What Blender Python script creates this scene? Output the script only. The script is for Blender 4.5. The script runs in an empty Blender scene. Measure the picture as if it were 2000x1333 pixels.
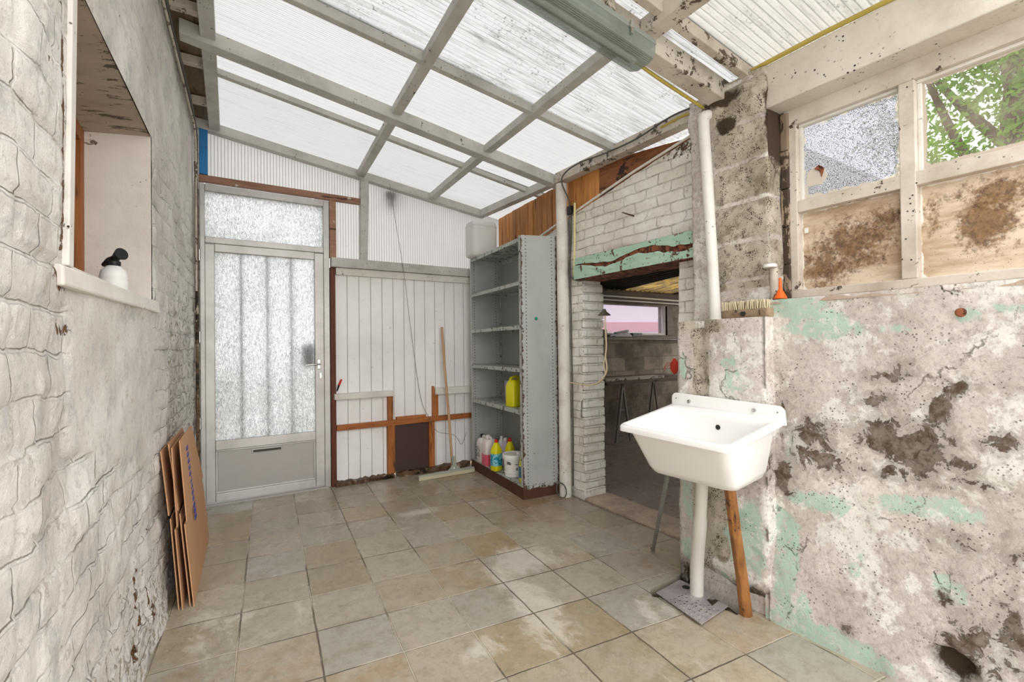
import bpy, bmesh, math, random
import numpy as np
from mathutils import Vector, Matrix
random.seed(7)
rng = np.random.RandomState(11)
S = bpy.context.scene
COL = S.collection

# ------------------------------------------------------------------ camera, sky, exposure
F_PX = 936.28; YAW = 0.564620767; PITCH = 9.53384415e-03; ROLL = -1.16575185e-02
cam_d = bpy.data.cameras.new('camera'); cam = bpy.data.objects.new('camera', cam_d); COL.objects.link(cam)
cam_d.sensor_width = 36; cam_d.lens = 36 * F_PX / 2000; cam_d.clip_start = .02; cam_d.clip_end = 200
fw = Vector((math.sin(YAW)*math.cos(PITCH), math.cos(YAW)*math.cos(PITCH), math.sin(PITCH)))
rt = Vector((math.cos(YAW), -math.sin(YAW), 0)); up = rt.cross(fw)
c_, s_ = math.cos(ROLL), math.sin(ROLL)
r2 = c_*rt + s_*up; u2 = -s_*rt + c_*up
cam.matrix_world = Matrix(((r2.x, u2.x, -fw.x, 0), (r2.y, u2.y, -fw.y, 0), (r2.z, u2.z, -fw.z, 1.25), (0, 0, 0, 1)))
S.camera = cam
W = bpy.data.worlds.new('overcast_sky'); S.world = W; W.use_nodes = True
wn = W.node_tree.nodes; wl = W.node_tree.links
bg = wn['Background']; bg.inputs['Strength'].default_value = 3.4
tc = wn.new('ShaderNodeTexCoord'); sx = wn.new('ShaderNodeSeparateXYZ'); cr = wn.new('ShaderNodeValToRGB')
wl.new(tc.outputs['Generated'], sx.inputs[0]); wl.new(sx.outputs['Z'], cr.inputs[0]); wl.new(cr.outputs[0], bg.inputs['Color'])
cr.color_ramp.elements[0].color = (.82, .80, .785, 1); cr.color_ramp.elements[1].color = (.98, .975, .985, 1)
S.view_settings.view_transform = 'Standard'; S.view_settings.look = 'None'; S.view_settings.gamma = 1
S.view_settings.exposure = 0.48
try: S.view_settings.use_curve_mapping = False
except Exception: pass

# ------------------------------------------------------------------ helpers
def hx(h):
    v = [int(h[i:i+2], 16)/255 for i in (0, 2, 4)]
    return tuple(x/12.92 if x <= .04045 else ((x+.055)/1.055)**2.4 for x in v) + (1,)

class Mt:
    def __init__(s, name):
        s.m = bpy.data.materials.new(name); s.m.use_nodes = True
        s.nt = s.m.node_tree; s.nt.nodes.clear()
        s.out = s.nt.nodes.new('ShaderNodeOutputMaterial')
        s.co = s.n('ShaderNodeTexCoord').outputs['Object']
    def n(s, t, **k):
        nd = s.nt.nodes.new(t)
        for a, b in k.items(): setattr(nd, a, b)
        return nd
    def L(s, a, b): s.nt.links.new(a, b)
    def put(s, inp, v):
        if hasattr(v, 'is_linked') or isinstance(v, bpy.types.NodeSocket): s.L(v, inp)
        else: inp.default_value = v
    def map(s, co=None, scale=(1, 1, 1), rot=(0, 0, 0), loc=(0, 0, 0)):
        nd = s.n('ShaderNodeMapping'); s.L(co or s.co, nd.inputs[0])
        nd.inputs['Scale'].default_value = scale; nd.inputs['Rotation'].default_value = rot; nd.inputs['Location'].default_value = loc
        return nd.outputs[0]
    def noise(s, sc, det=4, rough=.6, co=None, dist=0):
        nd = s.n('ShaderNodeTexNoise'); s.L(co or s.co, nd.inputs['Vector'])
        nd.inputs['Scale'].default_value = sc; nd.inputs['Detail'].default_value = det
        nd.inputs['Roughness'].default_value = rough; nd.inputs['Distortion'].default_value = dist
        return nd.outputs['Fac']
    def vor(s, sc, co=None, feat='F1', out='Distance'):
        nd = s.n('ShaderNodeTexVoronoi'); nd.feature = feat; s.L(co or s.co, nd.inputs['Vector']); nd.inputs['Scale'].default_value = sc
        return nd.outputs[out]
    def step(s, v, a, b):
        nd = s.n('ShaderNodeMapRange'); nd.interpolation_type = 'SMOOTHSTEP'; s.put(nd.inputs[0], v)
        nd.inputs[1].default_value = a; nd.inputs[2].default_value = b
        return nd.outputs[0]
    def mth(s, op, a, b=0., c=0.):
        nd = s.n('ShaderNodeMath', operation=op); s.put(nd.inputs[0], a); s.put(nd.inputs[1], b); s.put(nd.inputs[2], c)
        return nd.outputs[0]
    def mix(s, f, a, b):
        nd = s.n('ShaderNodeMix', data_type='RGBA'); s.put(nd.inputs[0], f); s.put(nd.inputs[6], a); s.put(nd.inputs[7], b)
        return nd.outputs[2]
    def mul(s, c, f):
        nd = s.n('ShaderNodeMix', data_type='RGBA', blend_type='MULTIPLY'); nd.inputs[0].default_value = 1
        s.put(nd.inputs[6], c); s.put(nd.inputs[7], f); return nd.outputs[2]
    def ramp(s, v, pts):
        nd = s.n('ShaderNodeValToRGB'); s.L(v, nd.inputs[0]); e = nd.color_ramp.elements
        e[0].position, e[0].color = pts[0]; e[1].position, e[1].color = pts[-1]
        for p, c in pts[1:-1]:
            q = e.new(p); q.color = c
        return nd.outputs[0]
    def attr(s, name):
        nd = s.n('ShaderNodeAttribute'); nd.attribute_name = name; return nd.outputs['Fac']
    def bump(s, h, dist=.003, st=1., nrm=None):
        nd = s.n('ShaderNodeBump'); s.L(h, nd.inputs['Height']); nd.inputs['Distance'].default_value = dist; nd.inputs['Strength'].default_value = st
        if nrm: s.L(nrm, nd.inputs['Normal'])
        return nd.outputs[0]
    def bsdf(s, col, rough=.6, metal=0, nrm=None, spec=.4, **k):
        nd = s.n('ShaderNodeBsdfPrincipled'); s.put(nd.inputs['Base Color'], col); s.put(nd.inputs['Roughness'], rough)
        s.put(nd.inputs['Metallic'], metal); nd.inputs['Specular IOR Level'].default_value = spec
        if nrm: s.L(nrm, nd.inputs['Normal'])
        for a, b in k.items(): s.put(nd.inputs[a], b)
        return nd.outputs[0]
    def done(s, sh): s.L(sh, s.out.inputs[0]); return s.m

def simple(name, h, rough=.5, metal=0, var=.06, bumpd=.0006, spec=.4):
    m = Mt(name); c = hx(h); v = m.noise(9, 4); k = tuple(x*(1-var*2) for x in c[:3])+(1,)
    return m.done(m.bsdf(m.mix(v, k, c), rough, metal, m.bump(m.noise(60, 3), bumpd), spec))

def painted(name, base, under, chip=.62, sc=14, dark='3a342c', dirt='8c867a', dirta=.5, stretch=(1, 1, 1), rough=.65, speck=.14):
    m = Mt(name); co = m.map(scale=stretch)
    b = hx(base); c = m.mix(m.step(m.noise(3.5, 5, .65, co), .35, .8), b, m.mix(dirta, b, hx(dirt)))
    c = m.mix(m.step(m.noise(38, 4, .7, co), .62, .78), c, m.mix(.5, b, hx(dirt)))
    ch = m.step(m.noise(sc, 8, .72, co, .3), chip, chip+.02)
    c = m.mix(ch, c, m.mix(m.noise(50, 3), hx(under), hx(dark)))
    sp = m.mth('MULTIPLY', m.mth('LESS_THAN', m.vor(42), speck), m.step(m.noise(6, 3), .5, .62))
    c = m.mix(sp, c, hx(dark))
    h = m.mth('SUBTRACT', m.noise(45, 5, .7, co), m.mth('MULTIPLY', ch, .7))
    return m.done(m.bsdf(c, rough, 0, m.bump(h, .0022)))

def wood(name, a, b, dark='2a140a', grain=(40, 3, 40), rot=.0, rough=.6, paintc=None, painta=.6):
    m = Mt(name); co = m.map(scale=grain)
    g = m.noise(1.2, 6, .6, co, .6)
    c = m.mix(m.step(g, .3, .75), hx(a), hx(b))
    c = m.mix(m.step(m.noise(2.0, 3, .5, m.map(scale=(grain[0]*.4, grain[1]*.7, grain[2]*.4))), .62, .72), c, hx(dark))
    oi = m.n('ShaderNodeObjectInfo'); c = m.mul(c, m.mix(oi.outputs['Random'], (.72, .70, .68, 1), (1.18, 1.15, 1.12, 1)))
    if rot: c = m.mix(m.step(m.noise(5, 6, .75), .74-rot*.3, .78-rot*.3), c, hx(dark))
    if paintc: c = m.mix(m.step(m.noise(12, 7, .7), painta, painta+.03), c, hx(paintc))
    return m.done(m.bsdf(c, rough, 0, m.bump(g, .0012)))

M = {}
# ---- big surface materials
def mat_left():
    m = Mt('whitewashed_brick')
    # the wall runs along its own y axis; brick coords = (y, z)
    sp = m.n('ShaderNodeSeparateXYZ'); m.L(m.co, sp.inputs[0])
    nz = m.n('ShaderNodeTexNoise'); m.L(m.co, nz.inputs['Vector']); nz.inputs['Scale'].default_value = 5; nz.inputs['Detail'].default_value = 4
    nzz = m.n('ShaderNodeSeparateColor'); m.L(nz.outputs['Color'], nzz.inputs[0])
    cx = m.n('ShaderNodeCombineXYZ')
    m.L(m.mth('ADD', sp.outputs['Y'], m.mth('MULTIPLY', nzz.outputs[0], .09)), cx.inputs[0])
    m.L(m.mth('ADD', sp.outputs['Z'], m.mth('MULTIPLY', nzz.outputs[1], .06)), cx.inputs[1])
    br = m.n('ShaderNodeTexBrick'); m.L(cx.outputs[0], br.inputs['Vector'])
    br.inputs['Scale'].default_value = 1; br.inputs['Brick Width'].default_value = .235; br.inputs['Row Height'].default_value = .098
    br.inputs['Mortar Size'].default_value = .007; br.inputs['Mortar Smooth'].default_value = .7
    joint = br.outputs['Fac']
    fade = m.attr('smooth'); jt = m.mth('MULTIPLY', joint, m.mth('SUBTRACT', 1, fade))
    big = m.noise(2.2, 5, .65)
    c = m.mix(m.step(big, .3, .7), hx('f2efe9'), hx('d0cac1'))
    c = m.mix(m.mth('MULTIPLY', m.step(m.noise(9, 6, .75), .50, .66), .6), c, hx('b4b5b4'))
    c = m.mix(m.mth('MULTIPLY', m.step(m.noise(40, 5, .8), .54, .68), .35), c, hx('97917f'))
    c = m.mix(m.mth('MULTIPLY', m.step(m.noise(14, 6, .75), .60, .66), .55), c, hx('a39782'))
    c = m.mix(m.mth('MULTIPLY', m.mth('MULTIPLY', jt, m.step(m.noise(11, 6, .75), .52, .66)), .55), c, hx('7d7568'))
    ye = m.attr('yellow')
    cy = m.step(m.mth('ADD', m.noise(26, 7, .75), m.mth('MULTIPLY', ye, .15)), .68, .74)
    c = m.mix(m.mth('MULTIPLY', cy, .7), c, m.mix(m.noise(15, 3), hx('b8a276'), hx('7a6a4e')))
    ru = m.step(m.mth('ADD', m.noise(17, 6, .7, dist=.5), m.mth('MULTIPLY', m.attr('rust'), .3)), .76, .79)
    c = m.mix(ru, c, m.mix(m.noise(60, 3), hx('8a5a2a'), hx('3a2a1a')))
    c = m.mix(m.step(m.noise(32, 7, .8, m.map(scale=(1, .8, 1.4)), .5), .69, .72), c, hx('4d463d'))
    h = m.mth('ADD', m.mth('MULTIPLY', m.noise(22, 8, .72), 1.2), m.mth('MULTIPLY', jt, m.mth('MULTIPLY', m.step(m.noise(3, 4, .6), .3, .7), -1.1)))
    h = m.mth('SUBTRACT', h, m.mth('MULTIPLY', cy, .3))
    h = m.mth('SUBTRACT', h, m.mth('MULTIPLY', ru, 1.2))
    return m.done(m.bsdf(c, .75, 0, m.bump(h, .011)))
M['left'] = mat_left()

def mat_right(name, blocks=False):
    m = Mt(name)
    g, b = m.attr('green'), m.attr('brown')
    n1 = m.noise(7, 8, .7, dist=.3); n2 = m.noise(16, 9, .74, m.map(loc=(3, 1, 5)), .5); n3 = m.noise(45, 6, .75); nL = m.noise(2.6, 4, .6, m.map(loc=(9, 2, 1)))
    c = m.mix(m.step(nL, .35, .6), hx('ebe2da'), hx('d3c8c0'))
    fine = m.noise(60, 7, .85); c = m.mix(m.mth('MULTIPLY', m.step(fine, .46, .6), .28), c, hx('8d8378'))
    c = m.mix(m.step(m.noise(5, 6, .7, m.map(loc=(1, 7, 2))), .5, .58), c, hx('f0ede5'))
    c = m.mix(m.mth('MULTIPLY', m.step(n3, .5, .66), .55), c, hx('968b80'))
    gm = m.step(m.mth('ADD', m.mth('MULTIPLY', n1, .62), m.mth('MULTIPLY', g, .34)), .455, .52)
    c = m.mix(m.mth('MULTIPLY', m.mth('MULTIPLY', gm, m.step(m.noise(30, 7, .8, m.map(loc=(2, 2, 2))), .36, .52)), .9), c, m.mix(m.noise(11, 4), hx('a4cbb3'), hx('cbdecf')))
    gr = m.step(m.mth('ADD', m.mth('MULTIPLY', n2, .62), m.mth('MULTIPLY', b, .30)), .385, .44)
    c = m.mix(m.mth('MULTIPLY', gr, .5), c, m.mix(m.step(m.noise(30, 6, .75), .35, .65), hx('857a6e'), hx('b3a99d')))
    bm = m.step(m.mth('ADD', m.mth('MULTIPLY', n2, .62), m.mth('MULTIPLY', b, .27)), .475, .50)
    c = m.mix(bm, c, m.mix(m.step(m.noise(24, 5, .7), .35, .65), hx('54422f'), hx('8d8074')))
    sp = m.mth('MULTIPLY', m.mth('LESS_THAN', m.vor(75), .24), m.step(m.noise(9, 5, .7, m.map(loc=(4, 4, 4))), .5, .6))
    c = m.mix(m.mth('MULTIPLY', sp, .8), c, hx('4c4a3a'))
    cr_ = m.n('ShaderNodeTexVoronoi'); cr_.feature = 'DISTANCE_TO_EDGE'; cr_.inputs['Scale'].default_value = 1.7
    wob = m.n('ShaderNodeVectorMath', operation='ADD'); nz = m.n('ShaderNodeTexNoise'); m.L(m.co, nz.inputs['Vector']); nz.inputs['Scale'].default_value = 5; nz.inputs['Detail'].default_value = 5
    vs = m.n('ShaderNodeVectorMath', operation='SCALE'); m.L(nz.outputs['Color'], vs.inputs[0]); vs.inputs['Scale'].default_value = .3
    m.L(m.co, wob.inputs[0]); m.L(vs.outputs[0], wob.inputs[1]); m.L(wob.outputs[0], cr_.inputs['Vector'])
    crk = m.mth('MULTIPLY', m.step(cr_.outputs[0], .012, .0), m.step(n1, .52, .6))
    c = m.mix(m.mth('MULTIPLY', crk, .65), c, hx('5b5642'))
    bs = m.attr('bare')      # bare cement block: porous grey tan
    pore = m.mth('LESS_THAN', m.vor(120), m.mth('MULTIPLY', m.step(m.noise(20, 3), .3, .7), .42))
    cb = m.mix(m.step(m.noise(5, 6, .7), .35, .7), hx('d3c9b9'), hx('a39884'))
    cb = m.mix(m.mth('MULTIPLY', m.step(m.noise(12, 7, .75), .5, .62), .6), cb, hx('7b6c55'))
    cb = m.mix(pore, cb, hx('3f3629'))
    bf = m.step(m.mth('ADD', m.mth('MULTIPLY', n1, .5), m.mth('MULTIPLY', bs, .6)), .5, .6)
    c = m.mix(bf, c, cb)
    so = m.attr('dark_patch'); sf = m.step(m.mth('ADD', m.mth('MULTIPLY', n2, .6), m.mth('MULTIPLY', so, .5)), .55, .7)  # mask darkens the plaster in patches
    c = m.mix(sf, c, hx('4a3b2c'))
    h = m.mth('ADD', m.mth('MULTIPLY', m.noise(38, 9, .8), 1.3), m.mth('MULTIPLY', bm, -.6)); h = m.mth('SUBTRACT', h, m.mth('MULTIPLY', crk, 1.))
    h = m.mth('SUBTRACT', h, m.mth('MULTIPLY', m.mth('MULTIPLY', pore, bf), .9)); h = m.mth('ADD', h, m.mth('MULTIPLY', gm, .15))
    return m.done(m.bsdf(c, .8, 0, m.bump(h, .006)))
M['right'] = mat_right('peeling_plaster')

def mat_brick2():
    m = Mt('white_painted_brick')
    sp = m.n('ShaderNodeSeparateXYZ'); m.L(m.co, sp.inputs[0])
    cx = m.n('ShaderNodeCombineXYZ'); m.L(m.mth('ADD', m.mth('ADD', sp.outputs['Y'], sp.outputs['X']), m.mth('MULTIPLY', m.noise(6, 4), .03)), cx.inputs[0])
    m.L(m.mth('ADD', sp.outputs['Z'], m.mth('MULTIPLY', m.noise(5, 4), .03)), cx.inputs[1])
    br = m.n('ShaderNodeTexBrick'); m.L(cx.outputs[0], br.inputs['Vector'])
    br.inputs['Scale'].default_value = 1; br.inputs['Brick Width'].default_value = .212; br.inputs['Row Height'].default_value = .073
    br.inputs['Mortar Size'].default_value = .005; br.inputs['Mortar Smooth'].default_value = .6
    j = br.outputs['Fac']
    c = m.mix(m.step(m.noise(3, 5, .7), .35, .7), hx('f6f4ee'), hx('e0dacd'))
    c = m.mix(m.mth('MULTIPLY', m.mth('MULTIPLY', j, m.step(m.noise(14, 5, .7), .45, .6)), .5), c, hx('8f8673'))
    c = m.mix(m.mth('MULTIPLY', m.step(m.noise(15, 8, .8), .54, .66), .55), c, hx('b3a189'))
    c = m.mix(m.step(m.mth('ADD', m.noise(28, 7, .8), m.mth('MULTIPLY', m.attr('dark_patch'), .28)), .665, .69), c, hx('5a4636'))  # mask adds darker patches to the brick
    h = m.mth('ADD', m.noise(25, 8, .7), m.mth('MULTIPLY', j, -1.3))
    return m.done(m.bsdf(c, .75, 0, m.bump(h, .007)))
M['brick2'] = mat_brick2()

def mat_floor():
    m = Mt('worn_cement_tiles')
    t = math.radians(5.5); u = .304; v = .327
    vec = m.map(loc=(0, 0, 0)); 
    sp = m.n('ShaderNodeSeparateXYZ'); m.L(m.co, sp.inputs[0])
    dx = m.mth('SUBTRACT', sp.outputs[0], .70); dy = m.mth('SUBTRACT', sp.outputs[1], 2.235)
    a = m.mth('ADD', m.mth('MULTIPLY', dx, math.cos(t)), m.mth('MULTIPLY', dy, -math.sin(t)))
    b = m.mth('ADD', m.mth('MULTIPLY', dx, math.sin(t)), m.mth('MULTIPLY', dy, math.cos(t)))
    wob = m.mth('MULTIPLY', m.mth('SUBTRACT', m.noise(6, 5), .5), .012)
    ta = m.mth('DIVIDE', m.mth('ADD', a, wob), u); tb = m.mth('DIVIDE', m.mth('ADD', b, wob), v)
    fa = m.mth('ABSOLUTE', m.mth('SUBTRACT', m.mth('FRACT', ta), .5)); fb = m.mth('ABSOLUTE', m.mth('SUBTRACT', m.mth('FRACT', tb), .5))
    edge = m.mth('MAXIMUM', fa, fb)
    j = m.step(edge, .485, .495)
    cid = m.n('ShaderNodeCombineXYZ'); m.L(m.mth('FLOOR', ta), cid.inputs[0]); m.L(m.mth('FLOOR', tb), cid.inputs[1])
    wnz = m.n('ShaderNodeTexWhiteNoise'); m.L(cid.outputs[0], wnz.inputs['Vector']); r = wnz.outputs['Value']
    wc = m.n('ShaderNodeSeparateColor'); m.L(wnz.outputs['Color'], wc.inputs[0])
    c = m.ramp(r, [(0, hx('a5a196')), (.3, hx('b0a593')), (.55, hx('aea28d')), (.8, hx('9c9078')), (1, hx('ab9776'))])
    c = m.mix(m.mth('MULTIPLY', m.step(m.noise(4, 7, .75), .4, .7), .5), c, hx('aaa496'))
    c = m.mix(m.mth('MULTIPLY', m.step(m.noise(18, 6, .8), .45, .62), .3), c, hx('70684f'))
    c = m.mix(m.mth('MULTIPLY', m.step(m.noise(7, 6, .7, m.map(loc=(5, 3, 0))), .5, .68), .5), c, hx('84795f'))
    c = m.mix(m.mth('MULTIPLY', m.step(m.mth('SUBTRACT', wc.outputs[1], .1), .55, .95), m.mth('MULTIPLY', m.step(m.noise(10, 5, .7), .4, .6), .45)), c, hx('9c7a4e'))
    w = m.attr('white')
    co2 = m.map(scale=(1, .6, 1), rot=(0, 0, .5))
    wm = m.step(m.mth('ADD', m.mth('MULTIPLY', m.noise(9, 9, .76, co2, .4), .62), m.mth('MULTIPLY', w, .3)), .44, .56)
    c = m.mix(m.mth('MULTIPLY', wm, .6), c, hx('d9d3c6'))
    c = m.mix(m.mth('MULTIPLY', m.attr('rust'), m.mth('MULTIPLY', m.noise(8, 5), .9)), c, hx('8f5c34'))
    c = m.mix(m.mth('MULTIPLY', m.step(m.noise(60, 4, .7), .55, .72), .35), c, hx('6b6452'))
    jl = m.step(m.noise(1.7, 2), .45, .55)
    c = m.mix(m.mth('MULTIPLY', j, .85), c, m.mix(jl, hx('554d40'), hx('c4bba6')))
    c = m.mix(m.attr('pit'), c, m.mix(m.noise(20, 4), hx('2c241a'), hx('5b4d38')))
    c = m.mix(m.attr('shed'), c, m.mix(m.noise(4, 6), hx('a2958a'), hx('7d7068')))
    rg = m.step(m.noise(4, 5, .65), .3, .8); rough = m.mth('ADD', m.mth('MULTIPLY', rg, .32), .20)
    tilt = m.mth('MULTIPLY', m.mth('ADD', m.mth('MULTIPLY', m.mth('FRACT', ta), wc.outputs[0]), m.mth('MULTIPLY', m.mth('FRACT', tb), wc.outputs[2])), .8)
    h = m.mth('ADD', m.mth('MULTIPLY', m.noise(18, 7, .65), .5), m.mth('MULTIPLY', j, -1.))
    h = m.mth('ADD', h, tilt)
    return m.done(m.bsdf(c, rough, 0, m.bump(h, .003), spec=.45))
M['floor'] = mat_floor()

# ---- timber and paint
M['beam'] = painted('grey_painted_timber', 'c6c5bf', '6b665a', .65, 16, stretch=(1, 1, 1), dirt='86847a', dirta=.6)
M['beamdirty'] = painted('flaking_cream_timber', 'd0c8bb', '6d5f4c', .57, 11, dirt='8d7f6c', dirta=.8, speck=.18)
M['cream'] = painted('cream_painted_timber', 'dcd6ca', '8b8172', .66, 13, dirt='a99f90', dirta=.6, speck=.2)
M['sash'] = painted('dusty_cream_sash', 'd8d0c4', '6b5a48', .62, 12, dirt='a39582', dirta=.8, speck=.16)
M['ledge'] = painted('white_painted_ledge', 'e2dfd8', '5f5245', .66, 12, dirt='b5ada0')
M['boards'] = None
def mat_boards():
    m = Mt('white_tongue_and_groove')
    sp = m.n('ShaderNodeSeparateXYZ'); m.L(m.co, sp.inputs[0])
    f = m.mth('ABSOLUTE', m.mth('SUBTRACT', m.mth('FRACT', m.mth('DIVIDE', m.mth('ADD', sp.outputs[0], m.mth('MULTIPLY', m.noise(2, 2), .004)), .1085)), .5))
    g = m.step(f, .462, .492)
    c = m.mix(m.step(m.noise(2, 5, .6), .3, .8), hx('f8f8f7'), hx('e8e7e5'))
    c = m.mix(m.mth('MULTIPLY', g, .55), c, hx('8d8a85'))
    c = m.mix(m.mth('MULTIPLY', m.step(m.noise(30, 5, .75), .66, .7), .6), c, hx('8f867a'))
    h = m.mth('ADD', m.mth('MULTIPLY', g, -1.), m.mth('MULTIPLY', m.noise(30, 3), .1))
    return m.done(m.bsdf(c, .5, 0, m.bump(h, .004)))
M['boards'] = mat_boards()
M['orange'] = wood('varnished_pine', 'b5733a', '9a5726', '5f3417', (35, 35, 4))
M['orangeh'] = wood('varnished_pine_rail', 'b5733a', '9a5726', '5f3417', (4, 35, 35))
M['redwood'] = wood('dark_red_stained_wood', '7a3d22', '5a2815', '2b130b', (30, 30, 3), rot=.3)
M['brownstrip'] = wood('weathered_brown_wood', '9a7560', '7d5a48', '4a2d20', (4, 30, 30), paintc='c4b8ac', painta=.62)
M['plank'] = wood('larch_fence_plank', 'c98c4e', 'a8703a', '4c2612', (30, 30, 3), rot=.25)
M['rotten'] = wood('rotten_wood', '7b6149', '4b3523', '20160e', (5, 25, 25), rot=.7, paintc='b9ad98', painta=.6)
M['handle'] = wood('pale_broom_handle', 'deba92', 'd0a67c', 'b98c60', (30, 30, 3))
M['legwood'] = wood('old_pole_wood', 'b07a42', '7d5230', '4a2e1a', (22, 22, 3), rot=.42, paintc='8f8474', painta=.62)
M['browndoor'] = simple('dark_brown_panel', '4a3531', .55)
M['kick'] = simple('rust_brown_kick', '5c3a2a', .7, var=.2)
M['blue'] = painted('blue_paint', '2f7fc0', '1d3e63', .62, 18, dirt='1f5f9a')
M['darkwood'] = wood('dark_shed_timber', '6a5645', '4a3a2e', '1f1712', (4, 20, 20))
M['brownboard'] = wood('grimy_brown_board', '8c7a5e', '6b5a42', '33291d', (20, 3, 20))
M['mint'] = painted('mint_paint_rusting', 'b4d4bf', '7a4128', .575, 15, dark='3d241a', dirt='8fb39c', rough=.6, speck=.2)
M['rust'] = painted('flaking_rust', '8a5238', '5a3222', .5, 20, dark='3a2018', dirt='a36a4a', rough=.9)
M['pipe'] = painted('white_painted_pipe', 'e8e6e0', '8e8776', .69, 10, dirt='c9c4b8', dirta=.6, rough=.45)
M['post'] = painted('white_painted_post', 'ebe8e0', '8e8776', .67, 12, dirt='b9b2a4', dirta=.8, rough=.6, speck=.14)
def mat_shelf():
    m = Mt('chipped_grey_steel')
    c = m.mix(m.step(m.noise(2.5, 4), .3, .8), hx('bbbebb'), hx('a6aba8'))
    sp = m.n('ShaderNodeSeparateXYZ'); m.L(m.co, sp.inputs[0])
    def near(v, c, w): return m.mth('LESS_THAN', m.mth('ABSOLUTE', m.mth('SUBTRACT', v, c)), w)
    colm = m.mth('MAXIMUM', near(sp.outputs[0], .045, .0036), near(sp.outputs[0], .29, .0036))
    rowm = m.mth('LESS_THAN', m.mth('ABSOLUTE', m.mth('SUBTRACT', m.mth('FRACT', m.mth('DIVIDE', sp.outputs[2], .0285)), .5)), .16)
    hol = m.mth('MULTIPLY', colm, rowm)
    ch = m.step(m.mth('ADD', m.noise(24, 8, .75), m.mth('MULTIPLY', m.attr('wear'), .20)), .655, .67)
    c = m.mix(ch, c, m.mix(m.noise(40, 3), hx('3f2f28'), hx('6f4f3c')))
    c = m.mix(hol, c, hx('1f1d1a'))
    return m.done(m.bsdf(c, .45, .1, m.bump(m.mth('MULTIPLY', ch, -1), .0015)))
M['shelf'] = mat_shelf()
M['shelfedge'] = painted('chipped_shelf_edge', 'b5bab4', '4a3a30', .56, 18, dirt='8f9690', rough=.5)
M['backpanel'] = simple('grey_back_panel', 'a4aaa6', .5, var=.08)
def mat_alu():
    m = Mt('brushed_aluminium')
    co = m.map(scale=(60, 60, 2)); n = m.noise(1, 3, .5, co)
    c = m.mix(m.step(m.noise(3, 5, .65), .35, .75), hx('c0beba'), hx('a8a5a0'))
    c = m.mix(m.mth('MULTIPLY', m.step(m.noise(35, 6, .75), .62, .7), .5), c, hx('8a8278'))
    return m.done(m.bsdf(c, .42, .55, m.bump(n, .0003)))
M['alu'] = mat_alu()
M['alupanel'] = simple('dull_aluminium_panel', 'b3b0ab', .5, .35, var=.05)
M['chrome'] = simple('steel', 'c9c9c6', .25, .9)
M['black'] = simple('black_plastic', '17171a', .4)
M['cable'] = simple('grey_cable', '55544f', .5)
M['cablelight'] = simple('pale_cable', 'd9c9a8', .5)
M['yellowtube'] = simple('yellow_conduit', 'c9b45a', .45, var=.15)
M['yellowpale'] = simple('pale_yellow_tube', 'e2d9a0', .45)
M['nail'] = simple('rusty_nail', '4a3024', .8, .3)
M['ceramic'] = simple('white_sink_plastic', 'f3f2f0', .22, 0, var=.015, bumpd=.0001, spec=.5)
M['hole'] = simple('dark_hole', '2b2925', .8)
M['white'] = simple('white_plastic', 'efeeea', .35, 0, var=.03)
M['greyplastic'] = simple('pale_grey_plastic', 'dededb', .45, 0, var=.04)
M['yellow'] = simple('yellow_plastic', 'e6e01c', .3, 0, var=.05)
M['red'] = simple('red_plastic', 'd8261c', .35)
M['pink'] = simple('pink_liquid', 'e4637c', .25)
M['bluelabel'] = None
def mat_label(name, a, b, sc=30):
    m = Mt(name); n = m.step(m.noise(sc, 3), .48, .52); return m.done(m.bsdf(m.mix(n, hx(a), hx(b)), .4))
M['bluelabel'] = mat_label('blue_printed_label', '1b8aa5', '8fd0dd', 40)
M['greylabel'] = mat_label('grey_printed_label', '8c8f93', 'd6d6d6', 60)
M['darklabel'] = mat_label('dark_printed_label', '4d4a4a', '8d8a88', 90)
M['bluebottle'] = simple('blue_bottle', '1f7399', .3)
M['orangep'] = simple('orange_plastic', 'f06a1c', .4)
M['redrag'] = simple('red_netting', 'd9432f', .7, var=.2)
M['bristle'] = simple('cream_bristle', 'd3c6a4', .8, var=.15)
M['brushwood'] = wood('old_brush_wood', 'a08c72', '7d6a54', '4a3c2e', (4, 30, 30), paintc='cdbfa4', painta=.62)
M['galv'] = simple('galvanised_plate', 'b3aeb2', .4, .5, var=.1)
def mat_plate():
    m = Mt('pierced_galvanised_plate'); v = m.n('ShaderNodeTexVoronoi'); v.inputs['Scale'].default_value = 38; v.inputs['Randomness'].default_value = .35; m.L(m.co, v.inputs['Vector'])
    sp = m.n('ShaderNodeSeparateXYZ'); m.L(m.co, sp.inputs[0])
    reg = m.mth('MULTIPLY', m.mth('LESS_THAN', sp.outputs[0], .035), m.mth('LESS_THAN', m.mth('ABSOLUTE', m.mth('ADD', sp.outputs[1], .03)), .095))
    d = v.outputs['Distance']; hole = m.mth('MULTIPLY', reg, m.mth('LESS_THAN', d, .17)); rim = m.mth('MULTIPLY', reg, m.step(m.mth('ABSOLUTE', m.mth('SUBTRACT', d, .24)), .10, .02))
    c = m.mix(m.step(m.noise(9, 5), .35, .7), hx('b9b3b4'), hx('9a9298')); c = m.mix(m.mth('MULTIPLY', rim, .6), c, hx('d8d2c8')); c = m.mix(hole, c, hx('3a2c20'))
    return m.done(m.bsdf(c, .4, .4, m.bump(rim, .004)))
M['galv'] = mat_plate()
M['squeegee'] = simple('galvanised_squeegee', 'c4ccbf', .4, .45, var=.1)
M['rubber'] = simple('pale_rubber', 'c8c2a2', .7)
M['concrete'] = simple('pink_grey_concrete', 'b5a08c', .85, var=.15, bumpd=.004)
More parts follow.
